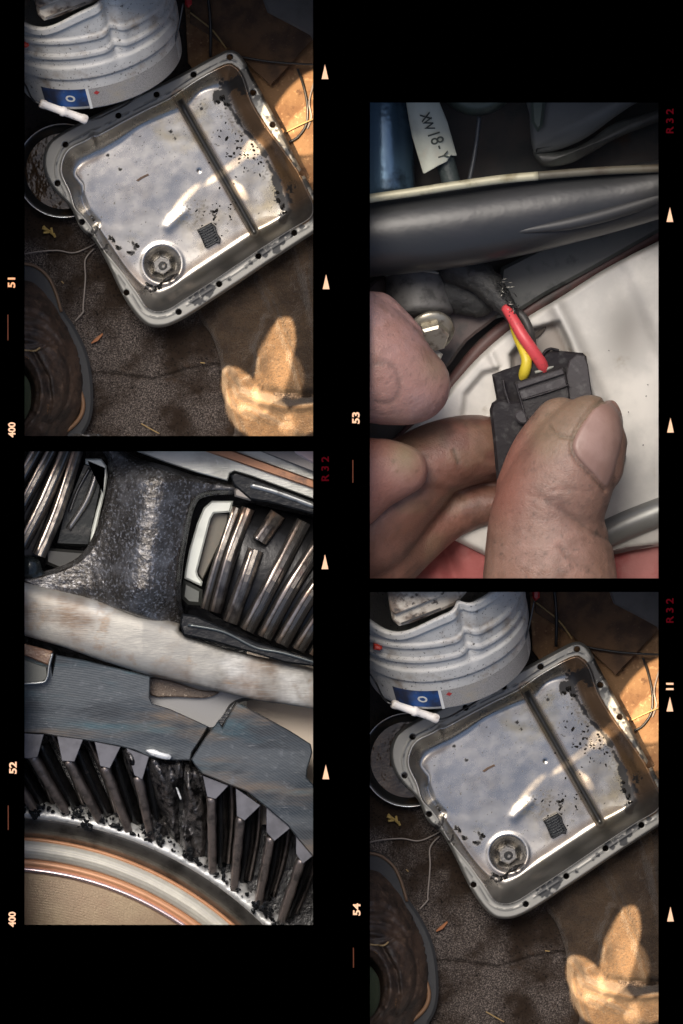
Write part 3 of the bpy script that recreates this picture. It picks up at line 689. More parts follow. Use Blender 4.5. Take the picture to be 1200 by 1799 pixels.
# ---- boot
BOOT = crm([(-40, 462), (20, 458), (60, 464), (85, 482), (102, 515), (112, 545), (132, 575), (150, 612), (160, 650), (164, 700), (160, 735), (148, 760), (120, 800), (-40, 800)], 5, True)
m_bt = M('boot_leather', (.06, .037, .026), rough=.55, layers=[(25, (.022, .015, .012), .4, .65), (60, (.11, .07, .048), .55, .75, 6)], bump=(160, .0014), bump2=(24, .006))
m_sole = M('boot_sole', (.022, .023, .026), rough=.7, bump=(80, .001))
m_welt = M('boot_welt', (.17, .09, .045), rough=.6)
m_sti = M('stitching', (.22, .12, .05), rough=.8)
UPR = crm([(-40, 474), (30, 470), (64, 478), (84, 498), (98, 530), (106, 552), (126, 590), (140, 630), (146, 680), (142, 722), (126, 748), (90, 800), (-40, 800)], 5, True)
def bootz(X, Y):
    d = -sd_poly(X, Y, UPR)
    z = ZG + .03 + .115 * (1 - np.exp(-np.clip(d, 0, 200) / 42)) - .03 * (d < 0)
    z = z - .05 * (1 - sst(480, 560, Y)) 
    r = np.hypot((X - 20) * .85, (Y - 690) * .62)
    z = z + .004 * np.exp(-((r - 62) / 5) ** 2) + .010 * np.exp(-((r - 46) / 5) ** 2) + .012 * (fbm(X, Y, 22, 4, 83) - .5) - .05 * (1 - sst(26, 38, r))
    for k, yy in enumerate((545, 560, 580, 600)): z = z + .007 * np.exp(-(seg_d(X, Y, crm([(-20, yy + 10), (30, yy - 4), (75, yy + 4), (104 + k * 6, yy + 40)], 5)) / 4.5) ** 2)
    z = z + .006 * sst(-2, 3, sd_poly(X, Y, [(-40, 620), (60, 606), (95, 598), (120, 650), (108, 720), (60, 800), (-40, 800)]) * -1)
    pan1 = [(60, 618), (84, 606), (104, 604), (116, 626), (124, 668), (118, 706), (98, 738), (84, 742), (92, 706), (86, 664)]
    z = z + .007 * sst(-2, 2, -sd_poly(X, Y, pan1)) - .006 * np.exp(-(seg_d(X, Y, pan1, True) / 2.5) ** 2)
    return np.minimum(z, -.235)
boot = thing('boot', W(80, 640, ZG), 'worn dark brown leather work boot at the lower left ' + UL, 'boot')
prism('sole', BOOT, ZG + .03, ZG, m_sole, boot, bevel=5)
up = relief('upper', m_bt, (-36, 465, 150, 774), 2.5, bootz, parent=boot, inside=lambda X, Y: np.maximum(sd_poly(X, Y, UPR), Y - 772), skirt=.02)
bvb = bvh_of(up)
def onboot(P, off=.001, n=6):
    return [(x, y, float(drape(bvb, np.array([[x]]), np.array([[y]]), off, ZG + .04)[0, 0])) for x, y in crm(P, n)]
tube('welt', [(x, y, ZG + .034) for x, y in [(138, 680), (146, 706), (143, 728), (128, 748), (100, 768)]], 4, m_welt, boot)
tube('welt', [(x, y, ZG + .032) for x, y in [(40, 463), (62, 468), (84, 486), (98, 514), (108, 548)]], 3, M('welt_dark', (.10, .06, .035), rough=.6), boot)
for P in ([(44, 626), (62, 640), (76, 668), (84, 700), (82, 730), (68, 752)], [(100, 622), (106, 650), (114, 690), (116, 708)], [(128, 632), (128, 668), (122, 700), (100, 728), (76, 745)], [(104, 656), (96, 668), (96, 690), (100, 715), (94, 740)]):
    Q = onboot(P)
    for i in range(0, len(Q) - 1, 1):
        a, b = Q[i], Q[i + 1]; c = tuple(a[k] + (b[k] - a[k]) * .6 for k in range(3))
        tube('stitch', [a, c], .8, m_sti, boot, n=5, smooth=1)
m_eye = M('eyelet_brass', (.30, .27, .20), rough=.35, metal=.8)
for (x, y), r in (((106, 611), .0042), ((88, 628), .004)):
    z = onboot([(x, y), (x + .1, y)], .0015)[0][2]
    lathe('eyelet', [(r * .55, 0), (r * .75, .0012), (r, .0012), (r * 1.15, -.001)], m_eye, boot, Matrix.Translation(Vector(W(x, y, z))), 20)
tube('lace', onboot([(36, 614), (50, 616), (62, 616), (70, 611)], .003), 1.6, M('lace_yellow', (.36, .25, .12), rough=.8), boot)
m_sock = M('sock_green', (.03, .04, .018), rough=.9, bump=(300, .001))
prism('sock', crm([(-30, 640), (20, 645), (48, 665), (55, 695), (50, 725), (30, 745), (-30, 750)], 4, True), -.262, -.33, m_sock, boot, bevel=8, smooth=True)

# ---- twin of the whole diorama for frame 54
def copy_tree(o, parent=None):
    c = o.copy(); COL.objects.link(c)
    if parent is not None: c.parent = parent
    else: c.location = (o.location.x + SHX, o.location.y + SHY, o.location.z)
    if 'label' in c.keys(): c['label'] = c['label'].replace('upper left frame', 'lower right frame')
    for ch in [x for x in ALL if x.parent is o]: copy_tree(ch, c)
ALL = [o for o in COL.objects if o not in A0]
import bmesh
def clip(o, lim=None):
    me = o.data; off = Vector(o.location) if o.parent is None else Vector((o.parent if o.parent.parent is None else o.parent.parent).location)
    co = [v.co + off for v in me.vertices]
    lim = lim or [(Vector((0, 1, 0)), .938), (Vector((-1, 0, 0)), .622), (Vector((0, -1, 0)), -.1235), (Vector((1, 0, 0)), -.0045)]
    cuts = [(n, d) for n, d in lim if any(c.dot(n) > d for c in co)]
    if not cuts: return
    bm = bmesh.new(); bm.from_mesh(me)
    for n, d in cuts:
        p = n * d - off
        bmesh.ops.bisect_plane(bm, geom=bm.verts[:] + bm.edges[:] + bm.faces[:], plane_co=p, plane_no=n, clear_outer=True)
    bm.to_mesh(me); bm.free()
for o in ALL:
    if o.type == 'MESH' and o.get('kind') != 'structure': clip(o)
    elif o.type == 'MESH': clip(o)
for o in [x for x in ALL if x.parent is None and x.type != 'LIGHT']: copy_tree(o)

# ------------------------------------------------------------------ frame 52: worn planetary gear set
LLF = 'in the lower left frame'
m_hub = M('bronze_face', (.17, .11, .058), rough=.38, metal=.25, layers=[(9, (.24, .18, .10), .4, .7), (260, (.14, .095, .05), .55, .75, 3), (30, (.17, .105, .055), .55, .75)], rings=(.0045, .00005, (.15, .105, .06), .35), bump=(300, .0003))
m_copper = M('copper_edge', (.55, .28, .15), rough=.4, metal=.2, layers=[(40, (.5, .25, .13), .5, .7)])
m_lil = M('bright_edge', (.85, .68, .68), rough=.25, metal=.8)
m_pale = M('machined_pale', (.50, .48, .43), rough=.45, metal=.15, layers=[(30, (.62, .60, .52), .45, .7), (200, (.42, .38, .30), .6, .8)], rings=(.006, .0002, (.50, .48, .40), .6))
m_dkst = M('dark_bevel', (.19, .18, .165), rough=.35, metal=.8, layers=[(20, (.07, .065, .06), .4, .7)], rings=(.004, .0001))
m_silv = M('silver_lip', (.60, .61, .60), rough=.45, metal=.5, layers=[(90, (.30, .31, .31), .5, .7)], bump=(200, .0005))
HC = (3, 2088)
hub = thing('bearing_drum', W(3, 2088, -.30), 'bronze-faced bearing drum with copper and pale turned rings ' + LLF, 'drum')
A0_, A1_ = -8, 58
ringsec('drum_face', HC, [(330, -.262), (420, -.258), (500, -.262), (556, -.272)], A0_, A1_, 60, m_hub, hub)
ringsec('bright_edge', HC, [(556, -.272), (559, -.262), (564, -.262), (566, -.268)], A0_, A1_, 90, m_lil, hub)
ringsec('copper_edge', HC, [(566, -.268), (570, -.264), (578, -.264), (581, -.270)], A0_, A1_, 90, m_copper, hub)
ringsec('pale_ring', HC, [(581, -.270), (583, -.262), (597, -.258), (610, -.262), (613, -.270)], A0_, A1_, 90, m_pale, hub)
ringsec('copper_line', HC, [(613, -.270), (615, -.268), (617, -.268), (619, -.276)], A0_, A1_, 90, m_copper, hub)
ringsec('dark_bevel', HC, [(619, -.276), (623, -.272), (632, -.256), (648, -.244), (652, -.243)], A0_, A1_, 90, m_dkst, hub)
def jag(a, k, r, z):
    if k >= 2:
        n = float(fbm(np.array([[a * 4000.]]), np.array([[k * 9.]]), 60, 4, 6)[0, 0])
        r += (n - .5) * (26 if k >= 3 else 8)
    return r, z
ringsec('worn_lip', HC, [(652, -.243), (656, -.236), (663, -.238), (678, -.246), (682, -.28)], A0_, A1_, 260, m_silv, hub, jag=jag)
# dark groove floor behind the teeth
m_void = M('oily_black', (.008, .009, .010), rough=.25, bump=(60, .002))
ringsec('groove_floor', HC, [(668, -.30), (740, -.305), (812, -.31)], A0_, A1_, 30, m_void, hub)

m_ringf = M('blued_steel', (.085, .095, .102), rough=.40, metal=.6, layers=[(6, (.022, .032, .042), .38, .66, 3, (.5, 1.6, 1, .35)), (9, (.16, .12, .085), .48, .72, 4, (.35, 1.8, 1, .35)), (11, (.05, .105, .125), .50, .72, 3, (.4, 2, 1, .35)), (60, (.15, .16, .17), .55, .8), (16, (.035, .04, .045), .5, .66, 5, (.4, 1.5, 1, .35)), (300, (.16, .165, .17), .62, .8, 2, (.1, 1, 1, .35))], rings=(.0042, .00005, (.10, .11, .12), .3), bump=(120, .0003))
m_toothf = M('tooth_end', (.11, .11, .125), rough=.5, metal=.5, layers=[(30, (.07, .07, .08), .4, .7)])
m_toothe = M('tooth_flank', (.013, .014, .016), rough=.25, metal=.4, layers=[(60, (.035, .032, .033), .58, .75)], bump=(50, .001))
m_tip = M('tooth_tip', (.24, .205, .19), rough=.36, metal=.6, layers=[(40, (.10, .09, .085), .45, .65), (150, (.42, .37, .37), .62, .75)], bump=(90, .001))
rg = thing('ring_gear', W(3, 2088, -.12), 'cracked blued-steel internal ring gear with black oily teeth ' + LLF, 'gear')
LF = [(-30, 1130), (88, 1148), (92, 1186), (98, 1150), (150, 1160), (264, 1188), (263, 1226), (268, 1236), (300, 1246), (366, 1276), (352, 1300), (337, 1322), (334, 1336), (300, 1336), (262, 1330), (236, 1318), (212, 1312), (170, 1304), (140, 1299), (100, 1294), (76, 1289), (30, 1287), (-30, 1287)]
def dome(c0=0.): return lambda x, y: -.122 + .00003 * (x - 250) - .00008 * (y - 1250) + c0
prism('gear_rim', LF, 0, -.17, m_ringf, rg, bevel=2, ztf=dome(), loc=None)
RF = [(416, 1233), (470, 1262), (510, 1284), (546, 1307), (549, 1322), (540, 1352), (539, 1366), (556, 1384), (600, 1410), (600, 1560), (552, 1508), (525, 1476), (505, 1450), (460, 1412), (432, 1390), (400, 1378), (376, 1368), (356, 1360), (343, 1346), (336, 1334), (350, 1312), (360, 1296), (384, 1266), (391, 1278), (399, 1262)]
prism('gear_rim', RF, 0, -.17, m_ringf, rg, bevel=2.2, ztf=dome(.012))
prism('crack_face', [(380, 1270), (414, 1232), (398, 1262), (388, 1276)], -.116, -.16, m_void, rg, bevel=.5)
# helical teeth: end face on the rim plane, ridge running down to the worn lip
TE = [([(30, 1288), (77, 1290), (66, 1330), (50, 1333), (30, 1330)], (56, 1332), (118, 1432)),
      ([(100, 1293), (146, 1299), (131, 1338), (109, 1337)], (119, 1339), (176, 1446)),
      ([(166, 1303), (212, 1312), (193, 1350), (176, 1346)], (184, 1350), (226, 1462)),
      ([(222, 1314), (262, 1329), (250, 1370), (236, 1362)], (242, 1368), (266, 1478)),
      ([(356, 1362), (402, 1380), (379, 1404), (364, 1400)], (371, 1404), (373, 1536)),
      ([(414, 1384), (458, 1415), (430, 1442), (416, 1434)], (423, 1440), (410, 1566)),
      ([(468, 1418), (514, 1452), (482, 1478), (468, 1462)], (476, 1475), (452, 1594)),
      ([(520, 1462), (566, 1490), (532, 1518), (520, 1500)], (530, 1514), (492, 1624)),
      ([(572, 1510), (610, 1540), (590, 1560), (574, 1545)], (580, 1560), (545, 1670)),
      ([(-30, 1288), (16, 1288), (8, 1330), (-14, 1330)], (-2, 1330), (64, 1430))]
for i, (P, a, b) in enumerate(TE):
    t = prism('tooth', P, -.128, -.20, m_toothe, rg, bevel=.8)
    t['label'] = 'black gear tooth with worn bright tip'
    prism('tooth_end', P, -.1268, -.1285, m_toothf, t, bevel=.8)
    dx, dy = b[0] - a[0], b[1] - a[1]
    # flank body, wedge from the end face to the lip
    w = 8.
    top = [(a[0] - w * .7, a[1] - 3), (a[0] + w * .7, a[1] - 3)]
    bar('tooth_flank', [(a[0] + 16, a[1] - 22, -.150), (a[0] + 16 + dx * .5, a[1] - 12 + dy * .5, -.20), (b[0] + 13, b[1] - 12, -.258)], 13, 60, m_toothe, t, top=.35, wob=.06, seed=i)
    bar('tooth_ridge', [(a[0], a[1] - 2, -.131), (a[0] + dx * .5, a[1] + dy * .5, -.18), (b[0], b[1], -.236)], 9.5, 70, m_tip, t, top=.75, wob=.18, seed=i + 20)
    bar('tooth_root', [(a[0] + 34, a[1] - 44, -.150), (a[0] + 36 + dx * .45, a[1] - 36 + dy * .5, -.215), (b[0] + 28, b[1] - 18, -.27)], 6, 40, m_tip, t, top=.4, wob=.3, seed=i + 40)
# chewed teeth in the middle
m_chew = M('chewed_metal', (.17, .16, .155), rough=.26, metal=.7, layers=[(50, (.015, .015, .016), .45, .6), (120, (.34, .32, .33), .60, .72)], bump=(70, .004, 6), bump2=(20, .004))
def chew(P, z0, z1, seed):
    def zf(X, Y):
        t = sst(min(p[1] for p in P), max(p[1] for p in P), Y)
        return z0 + (z1 - z0) * t + .030 * (fbm(X, Y, 22, 4, seed) - .5) + .013 * np.sin((X - .35 * Y) / 6.5) * (1 - .5 * t) - .02 * sst(-9, 0, sd_poly(X, Y, P))
    o = relief('damaged_tooth', m_chew, (min(p[0] for p in P) - 3, min(p[1] for p in P) - 3, max(p[0] for p in P) + 3, max(p[1] for p in P) + 3), 2, zf, parent=rg, inside=lambda X, Y: sd_poly(X, Y, P), skirt=.05)
    o['label'] = 'crushed and torn gear tooth'
chew(crm([(214, 1314), (240, 1322), (252, 1380), (262, 1424), (276, 1436), (288, 1440), (296, 1452), (284, 1474), (274, 1482), (262, 1476), (256, 1450), (240, 1400), (222, 1350)], 3, True), -.135, -.235, 1)
chew(crm([(250, 1324), (300, 1336), (322, 1340), (318, 1380), (312, 1440), (318, 1500), (306, 1494), (290, 1450), (270, 1400), (256, 1360)], 3, True), -.140, -.245, 2)
chew(crm([(326, 1338), (350, 1352), (362, 1400), (360, 1500), (350, 1512), (322, 1506), (316, 1480), (322, 1420)], 3, True), -.145, -.24, 3)
prism('burr', crm([(256, 1318), (270, 1316), (285, 1322), (300, 1326), (299, 1334), (284, 1333), (264, 1326)], 3, True), -.108, -.13, m_silv, rg, bevel=1.5, smooth=True)
prism('burr', crm([(309, 1384), (313, 1386), (319, 1402), (316, 1404)], 2, True), -.118, -.15, m_silv, rg, bevel=1)
# black sludge crumbs on the lip
V = []; F = []; rnd = random.Random(9)
for k in range(150):
    a = math.radians(rnd.uniform(2, 50)); rr = 664 + abs(rnd.gauss(0, 9)); flake(3 + rr * math.sin(a), 2088 - rr * math.cos(a), rnd.uniform(1, 4), -.232, 1 + rnd.random(), rnd.uniform(0, 3))
for cx, cy in ((152, 1448), (262, 1464), (60, 1428), (330, 1500), (455, 1590), (470, 1600)):
    for k in range(12): flake(cx + rnd.gauss(0, 6), cy + rnd.gauss(0, 6), rnd.uniform(2, 5), -.226 + rnd.random() * .01, 1.2, rnd.uniform(0, 3))
o = mk('sludge_crumbs', V, F, m_void, hub, smooth=False); o['kind'] = 'stuff'

# ---- carrier: machined band, dark cast bridge, upper band
m_band = M('machined_band', (.33, .315, .28), rough=.46, metal=.3, layers=[(5, (.50, .49, .46), .50, .62, 3), (8, (.15, .10, .065), .44, .70, 4), (6, (.10, .095, .085), .48, .68), (24, (.26, .17, .10), .54, .78, 5), (400, (.26, .25, .23), .45, .8, 2, (.06, 1, 1, .33))], bump=(500, .0003, 2, (.15, 1, 1, .35)), bump2=(60, .0005))
m_cast = M('cast_black', (.062, .056, .050), rough=.27, metal=.6, layers=[(30, (.035, .03, .026), .5, .7), (22, (.16, .155, .155), .45, .7), (190, (.23, .23, .24), .52, .66, 3)], bump=(130, .0019, 5), spec=.8)  # pale layers paint highlights into the dark casting
m_blkm = M('black_steel', (.018, .020, .020), rough=.25, metal=.6, layers=[(30, (.04, .04, .038), .5, .7)], bump=(30, .001))
car = thing('planet_carrier', W(250, 1050, -.25), 'silver-banded planet carrier with dark cast bridge ' + LLF, 'carrier')
BAND = [(-30, 1012), (60, 1024), (120, 1040), (180, 1056), (240, 1074), (299, 1091), (316, 1096), (314, 1108), (322, 1116), (345, 1124), (400, 1142), (450, 1154), (500, 1162), (560, 1178), (620, 1190), (620, 1252), (560, 1247), (500, 1237), (453, 1231), (407, 1220), (340, 1204), (264, 1187), (180, 1161), (110, 1136), (43, 1117), (-30, 1096)]
bm_ = [(-30, 1054), (180, 1108), (300, 1142), (450, 1192), (620, 1221)]
def bandz(X, Y): return -.088 + .022 * np.clip(1 - (seg_d(X, Y, bm_) / 52) ** 4, 0, 1) ** .8 - .022 - .00006 * np.abs(X - 250) + .0015 * (fbm(X, Y, 40, 3, 5) - .5) - .006 * sst(-3, 0, sd_poly(X, Y, BAND))
relief('lower_band', m_band, (-30, 1005, 620, 1256), 3, bandz, parent=car, inside=lambda X, Y: sd_poly(X, Y, BAND), skirt=.06)
UB = [(140, 770), (240, 793), (290, 812), (345, 830), (400, 845), (404, 832), (412, 828), (440, 836), (560, 880), (640, 905), (640, 770)]
prism('upper_band', UB, -.10, -.16, M('band_silver', (.40, .40, .37), rough=.4, metal=.6, layers=[(12, (.26, .26, .235), .42, .68), (60, (.48, .48, .46), .6, .8)], bump=(400, .0004, 2, (.15, 1, 1, .35))), car, bevel=2)
prism('copper_trim', [(345, 780), (352, 790), (560, 862), (640, 888), (640, 872), (560, 846), (400, 788), (390, 780)], -.088, -.10, M('copper_trim', (.30, .15, .085), rough=.35, metal=.6, layers=[(30, (.12, .07, .05), .5, .65)]), car, bevel=2.5)
prism('steel_trim', [(400, 770), (560, 834), (640, 858), (640, 770)], -.076, -.092, M('dark_trim', (.16, .15, .145), rough=.35, metal=.7, layers=[(10, (.32, .30, .29), .5, .7)]), car, bevel=3)
prism('pink_trim', [(500, 770), (520, 797), (545, 812), (640, 850), (640, 770)], -.070, -.08, M('pale_trim', (.55, .42, .40), rough=.4, metal=.3), car, bevel=3)
BR = crm([(120, 760), (176, 790), (190, 820), (186, 870), (172, 920), (150, 965), (118, 990), (60, 1008), (30, 1012), (60, 1040), (180, 1070), (300, 1106), (330, 1112), (318, 1060), (320, 1000), (330, 940), (342, 890), (362, 872), (420, 866), (412, 848), (345, 836), (290, 818), (230, 800), (170, 760)], 4, True)
def brz(X, Y):
    z = -.115 + .058 * np.exp(-((X - 262 + (Y - 950) * .12) / 66.) ** 2) - .03 * sst(1030, 1100, Y) - .03 * (1 - sst(800, 850, Y))
    return z + .0022 * (fbm(X, Y, 9, 3, 12) - .5) - .02 * sst(-10, 0, sd_poly(X, Y, BR))
relief('cast_bridge', m_cast, (25, 762, 425, 1116), 2, brz, parent=car, inside=lambda X, Y: sd_poly(X, Y, BR), skirt=.10)
# window liners
m_cream = M('cream_edge', (.62, .64, .58), rough=.35, metal=.2, layers=[(10, (.48, .50, .46), .45, .7)])
prism('window_edge', [(372, 880), (410, 880), (404, 900), (376, 902), (370, 912), (346, 1004), (348, 1012), (356, 1022), (354, 1030), (324, 1016), (325, 1005), (332, 968), (346, 920), (358, 892)], -.155, -.20, m_cream, car, bevel=3)
prism('window_wall', [(376, 900), (402, 902), (398, 930), (356, 1020), (346, 1006), (368, 914)], -.185, -.24, M('window_steel', (.12, .11, .09), rough=.35, metal=.5, layers=[(20, (.22, .15, .11), .5, .66)]), car, bevel=2)
prism('window_sill', [(322, 1018), (356, 1036), (354, 1064), (330, 1062), (318, 1050)], -.16, -.22, M('sill_steel', (.10, .105, .095), rough=.3, metal=.6), car, bevel=6)
prism('window_edge', [(150, 806), (178, 806), (187, 818), (189, 838), (184, 868), (176, 900), (166, 945), (157, 958), (161, 930), (170, 895), (178, 866), (176, 850), (182, 824), (168, 820), (150, 815)], -.15, -.20, m_cream, car, bevel=2.5)
prism('window_wall', [(146, 812), (182, 822), (178, 862), (158, 960), (96, 958), (110, 900)], -.178, -.24, m_blkm, car, bevel=4)
bar('glint_rib', [(170, 830, -.165), (152, 880, -.165), (120, 930, -.17)], 9, 30, M('soft_steel', (.30, .29, .28), rough=.25, metal=.8), car, top=.5)  # pale bars put in for the white highlights inside this window
bar('glint_rib', [(158, 822, -.166), (136, 862, -.17), (122, 900, -.17)], 4, 20, M('soft_steel_b', (.16, .155, .15), rough=.25, metal=.8), car, top=.5)
prism('window_sill', [(78, 962), (150, 968), (158, 974), (148, 992), (112, 1004), (80, 990)], -.15, -.2, M('sill_dark', (.045, .045, .042), rough=.3, metal=.5), car, bevel=5)
# thrust washers
m_wash = M('washer_black', (.012, .013, .014), rough=.2, metal=.4, layers=[(60, (.10, .07, .06), .66, .76)], bump=(40, .0015))
prism('thrust_washer', [(320, 1078), (345, 1082), (400, 1106), (450, 1128), (500, 1142), (560, 1160), (560, 1172), (500, 1164), (440, 1146), (370, 1126), (322, 1116), (316, 1096)], -.072, -.11, m_wash, car, bevel=3)
bar('washer_edge', [(330, 1098, -.066), (392, 1110, -.066), (450, 1138, -.066), (500, 1148, -.066), (600, 1178, -.066)], 4, 12, M('washer_rim', (.09, .10, .10), rough=.22, metal=.7), car, top=.6)
prism('thrust_washer', [(404, 834), (414, 829), (440, 838), (560, 884), (620, 905), (620, 925), (560, 906), (470, 882), (440, 878), (410, 852)], -.095, -.15, m_wash, car, bevel=3)
bar('washer_edge', [(440, 852, -.090), (490, 866, -.090), (560, 892, -.09), (620, 912, -.09)], 7, 14, M('washer_silver', (.25, .26, .26), rough=.3, metal=.75, layers=[(30, (.08, .08, .08), .5, .65)]), car, top=.6)
prism('spacer', [(412, 860), (424, 852), (446, 870), (440, 880), (412, 872)], -.10, -.14, M('spacer_steel', (.22, .20, .18), rough=.35, metal=.5), car, bevel=3)

# ---- planet gears
m_pin = M('pinion_black', (.012, .012, .013), rough=.28, metal=.5, bump=(40, .001))
m_pt = M('pinion_ridge', (.20, .18, .16), rough=.30, metal=.8, layers=[(25, (.07, .062, .058), .42, .62), (9, (.50, .36, .27), .56, .70)], bump=(80, .0006))
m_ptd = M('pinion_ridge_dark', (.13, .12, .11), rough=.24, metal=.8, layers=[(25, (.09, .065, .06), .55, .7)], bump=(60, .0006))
pg = thing('planet_gear', W(450, 1010, -.20), 'chipped helical planet gear with bronze glints in the right window ' + LLF, 'gear', 'planet gears in the carrier windows')
BP = [(352, 1064), (374, 1000), (400, 930), (410, 888), (440, 884), (500, 898), (640, 925), (640, 1190), (500, 1140), (440, 1116), (372, 1078)]
def pz(X, Y): return -.21 + .075 * np.sqrt(np.clip(1 - ((Y - 1010 - (X - 450) * .30) / 135) ** 2, 0.02, 1)) + .03 * sst(350, 430, X)
relief('gear_body', m_pin, (350, 880, 640, 1192), 4, lambda X, Y: pz(X, Y) - .018, parent=pg, inside=lambda X, Y: sd_poly(X, Y, BP), skirt=.05)
def pt(x, y, o=0.): return (x, y, float(pz(np.array([[float(x)]]), np.array([[float(y)]]))[0, 0]) + o)
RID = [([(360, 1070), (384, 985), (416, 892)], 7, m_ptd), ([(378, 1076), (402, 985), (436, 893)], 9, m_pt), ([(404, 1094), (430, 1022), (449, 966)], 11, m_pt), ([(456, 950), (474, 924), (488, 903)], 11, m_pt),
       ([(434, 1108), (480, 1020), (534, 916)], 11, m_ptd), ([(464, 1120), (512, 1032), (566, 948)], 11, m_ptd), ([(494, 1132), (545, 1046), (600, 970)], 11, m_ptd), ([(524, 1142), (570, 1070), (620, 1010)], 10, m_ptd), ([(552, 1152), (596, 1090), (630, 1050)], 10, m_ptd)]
m_glint = M('tooth_glint', (.48, .40, .34), rough=.28, metal=.85, layers=[(30, (.20, .165, .14), .45, .68), (8, (.68, .46, .33), .52, .66)], bump=(80, .0006))
def tooth(P, w, m, par, f, seed):
    w *= 1.35
    t = bar('tooth', [f(x, y, .010) for x, y in P], w, 17, m, par, top=.5, wob=.04, seed=seed, smooth=False)
    bar('tooth_glint', [f(x - w * .38, y - w * .14, .0125) for x, y in P], w * .28, 5, m_glint, t, top=.7, wob=.5, seed=seed + 5)  # pale bar painted as the highlight on the tooth's left edge
    return t
for i, (P, w, m) in enumerate(RID): tooth(P, w, m, pg, pt, i)
pl = thing('planet_gear', W(80, 890, -.20), 'dark helical planet gear cut off by the left edge ' + LLF, 'gear', 'planet gears in the carrier windows')
BL = [(-30, 770), (150, 770), (146, 806), (128, 860), (100, 925), (72, 975), (62, 980), (-30, 985)]
def lz(X, Y): return -.20 + .09 * np.sqrt(np.clip(1 - ((X + 10) / 170) ** 2, .02, 1))
relief('gear_body', m_pin, (-30, 786, 152, 986), 4, lambda X, Y: lz(X, Y) - .02, parent=pl, inside=lambda X, Y: np.maximum(sd_poly(X, Y, BL), 786 - Y), skirt=.05)
def lt(x, y, o=0.): return (x, y, float(lz(np.array([[float(x)]]), np.array([[float(y)]]))[0, 0]) + o)
for i, (P, w, m) in enumerate([([(-4, 900), (36, 840), (66, 786)], 10, m_ptd), ([(22, 916), (58, 850), (92, 786)], 9, m_ptd), ([(36, 960), (78, 878), (116, 786)], 10, m_ptd), ([(68, 976), (102, 894), (136, 786)], 9, m_pt)]):
    tooth(P, w, m, pl, lt, i + 70)
m_bolt = M('oily_pin', (.03, .035, .035), rough=.15, metal=.5)
blob('gear_hub', [[(30, 1000, -.14, 24), (52, 996, -.13, 22)], [(60, 1026, -.13, 12), (82, 1020, -.13, 14)]], m_bolt, pl, vox=.005, smooth=3)
# small pieces left of the band
ws = thing('seal_ring', W(90, 1160, -.25), 'small brown and grey seal corner below the left end of the silver band', 'seal')
prism('seal_body', [(-20, 1120), (40, 1130), (92, 1144), (88, 1170), (40, 1150), (-20, 1136)], -.105, -.17, M('seal_brown', (.16, .085, .05), rough=.35, layers=[(40, (.40, .28, .17), .6, .72), (16, (.08, .04, .03), .5, .7)], bump=(60, .002)), ws, bevel=2)
prism('seal_plate', [(-20, 1156), (40, 1158), (82, 1172), (84, 1192), (70, 1200), (-20, 1204)], -.102, -.12, M('seal_grey', (.085, .088, .08), rough=.4, metal=.5), ws, bevel=1.5)
tube('seal_edge', [(-20, 1203, -.10), (66, 1200, -.10), (82, 1192, -.10), (86, 1170, -.10), (92, 1148, -.10)], 2.2, M('seal_edge', (.32, .33, .33), rough=.3, metal=.8), ws)
sh = thing('steel_housing', W(350, 1230, -.28), 'smooth grey steel housing behind the crack between ring and band', 'housing')
prism('housing_plate', crm([(240, 1150), (420, 1190), (520, 1215), (470, 1226), (415, 1236), (395, 1262), (370, 1284), (300, 1260), (240, 1240)], 4, True), -.17, -.26, M('housing_grey', (.20, .20, .20), rough=.45, metal=.5), sh, bevel=6)
prism('rusty_patch', crm([(262, 1192), (300, 1196), (350, 1212), (385, 1216), (360, 1226), (310, 1224), (266, 1222)], 3, True), -.155, -.17, M('rust_crust', (.12, .085, .06), rough=.5, layers=[(120, (.40, .32, .24), .58, .7)], bump=(120, .003, 6)), sh, bevel=2)
slab('pale_backdrop', 430, 1150, 640, 1460, -.262, -.25, M('cream_backdrop', (.86, .74, .62), rough=.9, layers=[(5, (.70, .60, .50), .4, .7)]))
slab('dark_backdrop', -60, 785, 590, 1180, -.435, -.43, m_void)

# ------------------------------------------------------------------ frame 53: hands on a wiring connector
C0 = set(COL.objects)
URF = 'in the upper right frame'
m_bgd = M('underbody_dark', (.07, .06, .052), rough=.6, layers=[(6, (.03, .036, .036), .4, .6), (9, (.075, .042, .025), .55, .7)])
slab('engine_bay_backdrop', 604, 100, 1262, 1022, ZG - .005, ZG, m_bgd)
m_white = M('dirty_white_plastic', (.70, .67, .62), rough=.6, layers=[(6, (.50, .485, .455), .4, .65), (90, (.32, .30, .26), .72, .80), (14, (.36, .32, .26), .6, .75)], bump=(12, .0012), attrs=[('recess', (.20, .165, .14), .6, 0.), ('grey_oval', (.24, .225, .21), .6, 0.)])  # one attribute greys an oval hollow near the right edge
wp = thing('plastic_cover', W(1040, 740, -.40), 'large dirty white plastic cover behind the thumb and connector', 'cover')
WPo = crm([(700, 770), (776, 702), (800, 672), (850, 618), (916, 564), (985, 522), (1050, 480), (1110, 447), (1180, 412), (1240, 380)], 4) + [(1240, 940), (1157, 960), (1100, 968), (1060, 980), (900, 1000), (700, 900)]
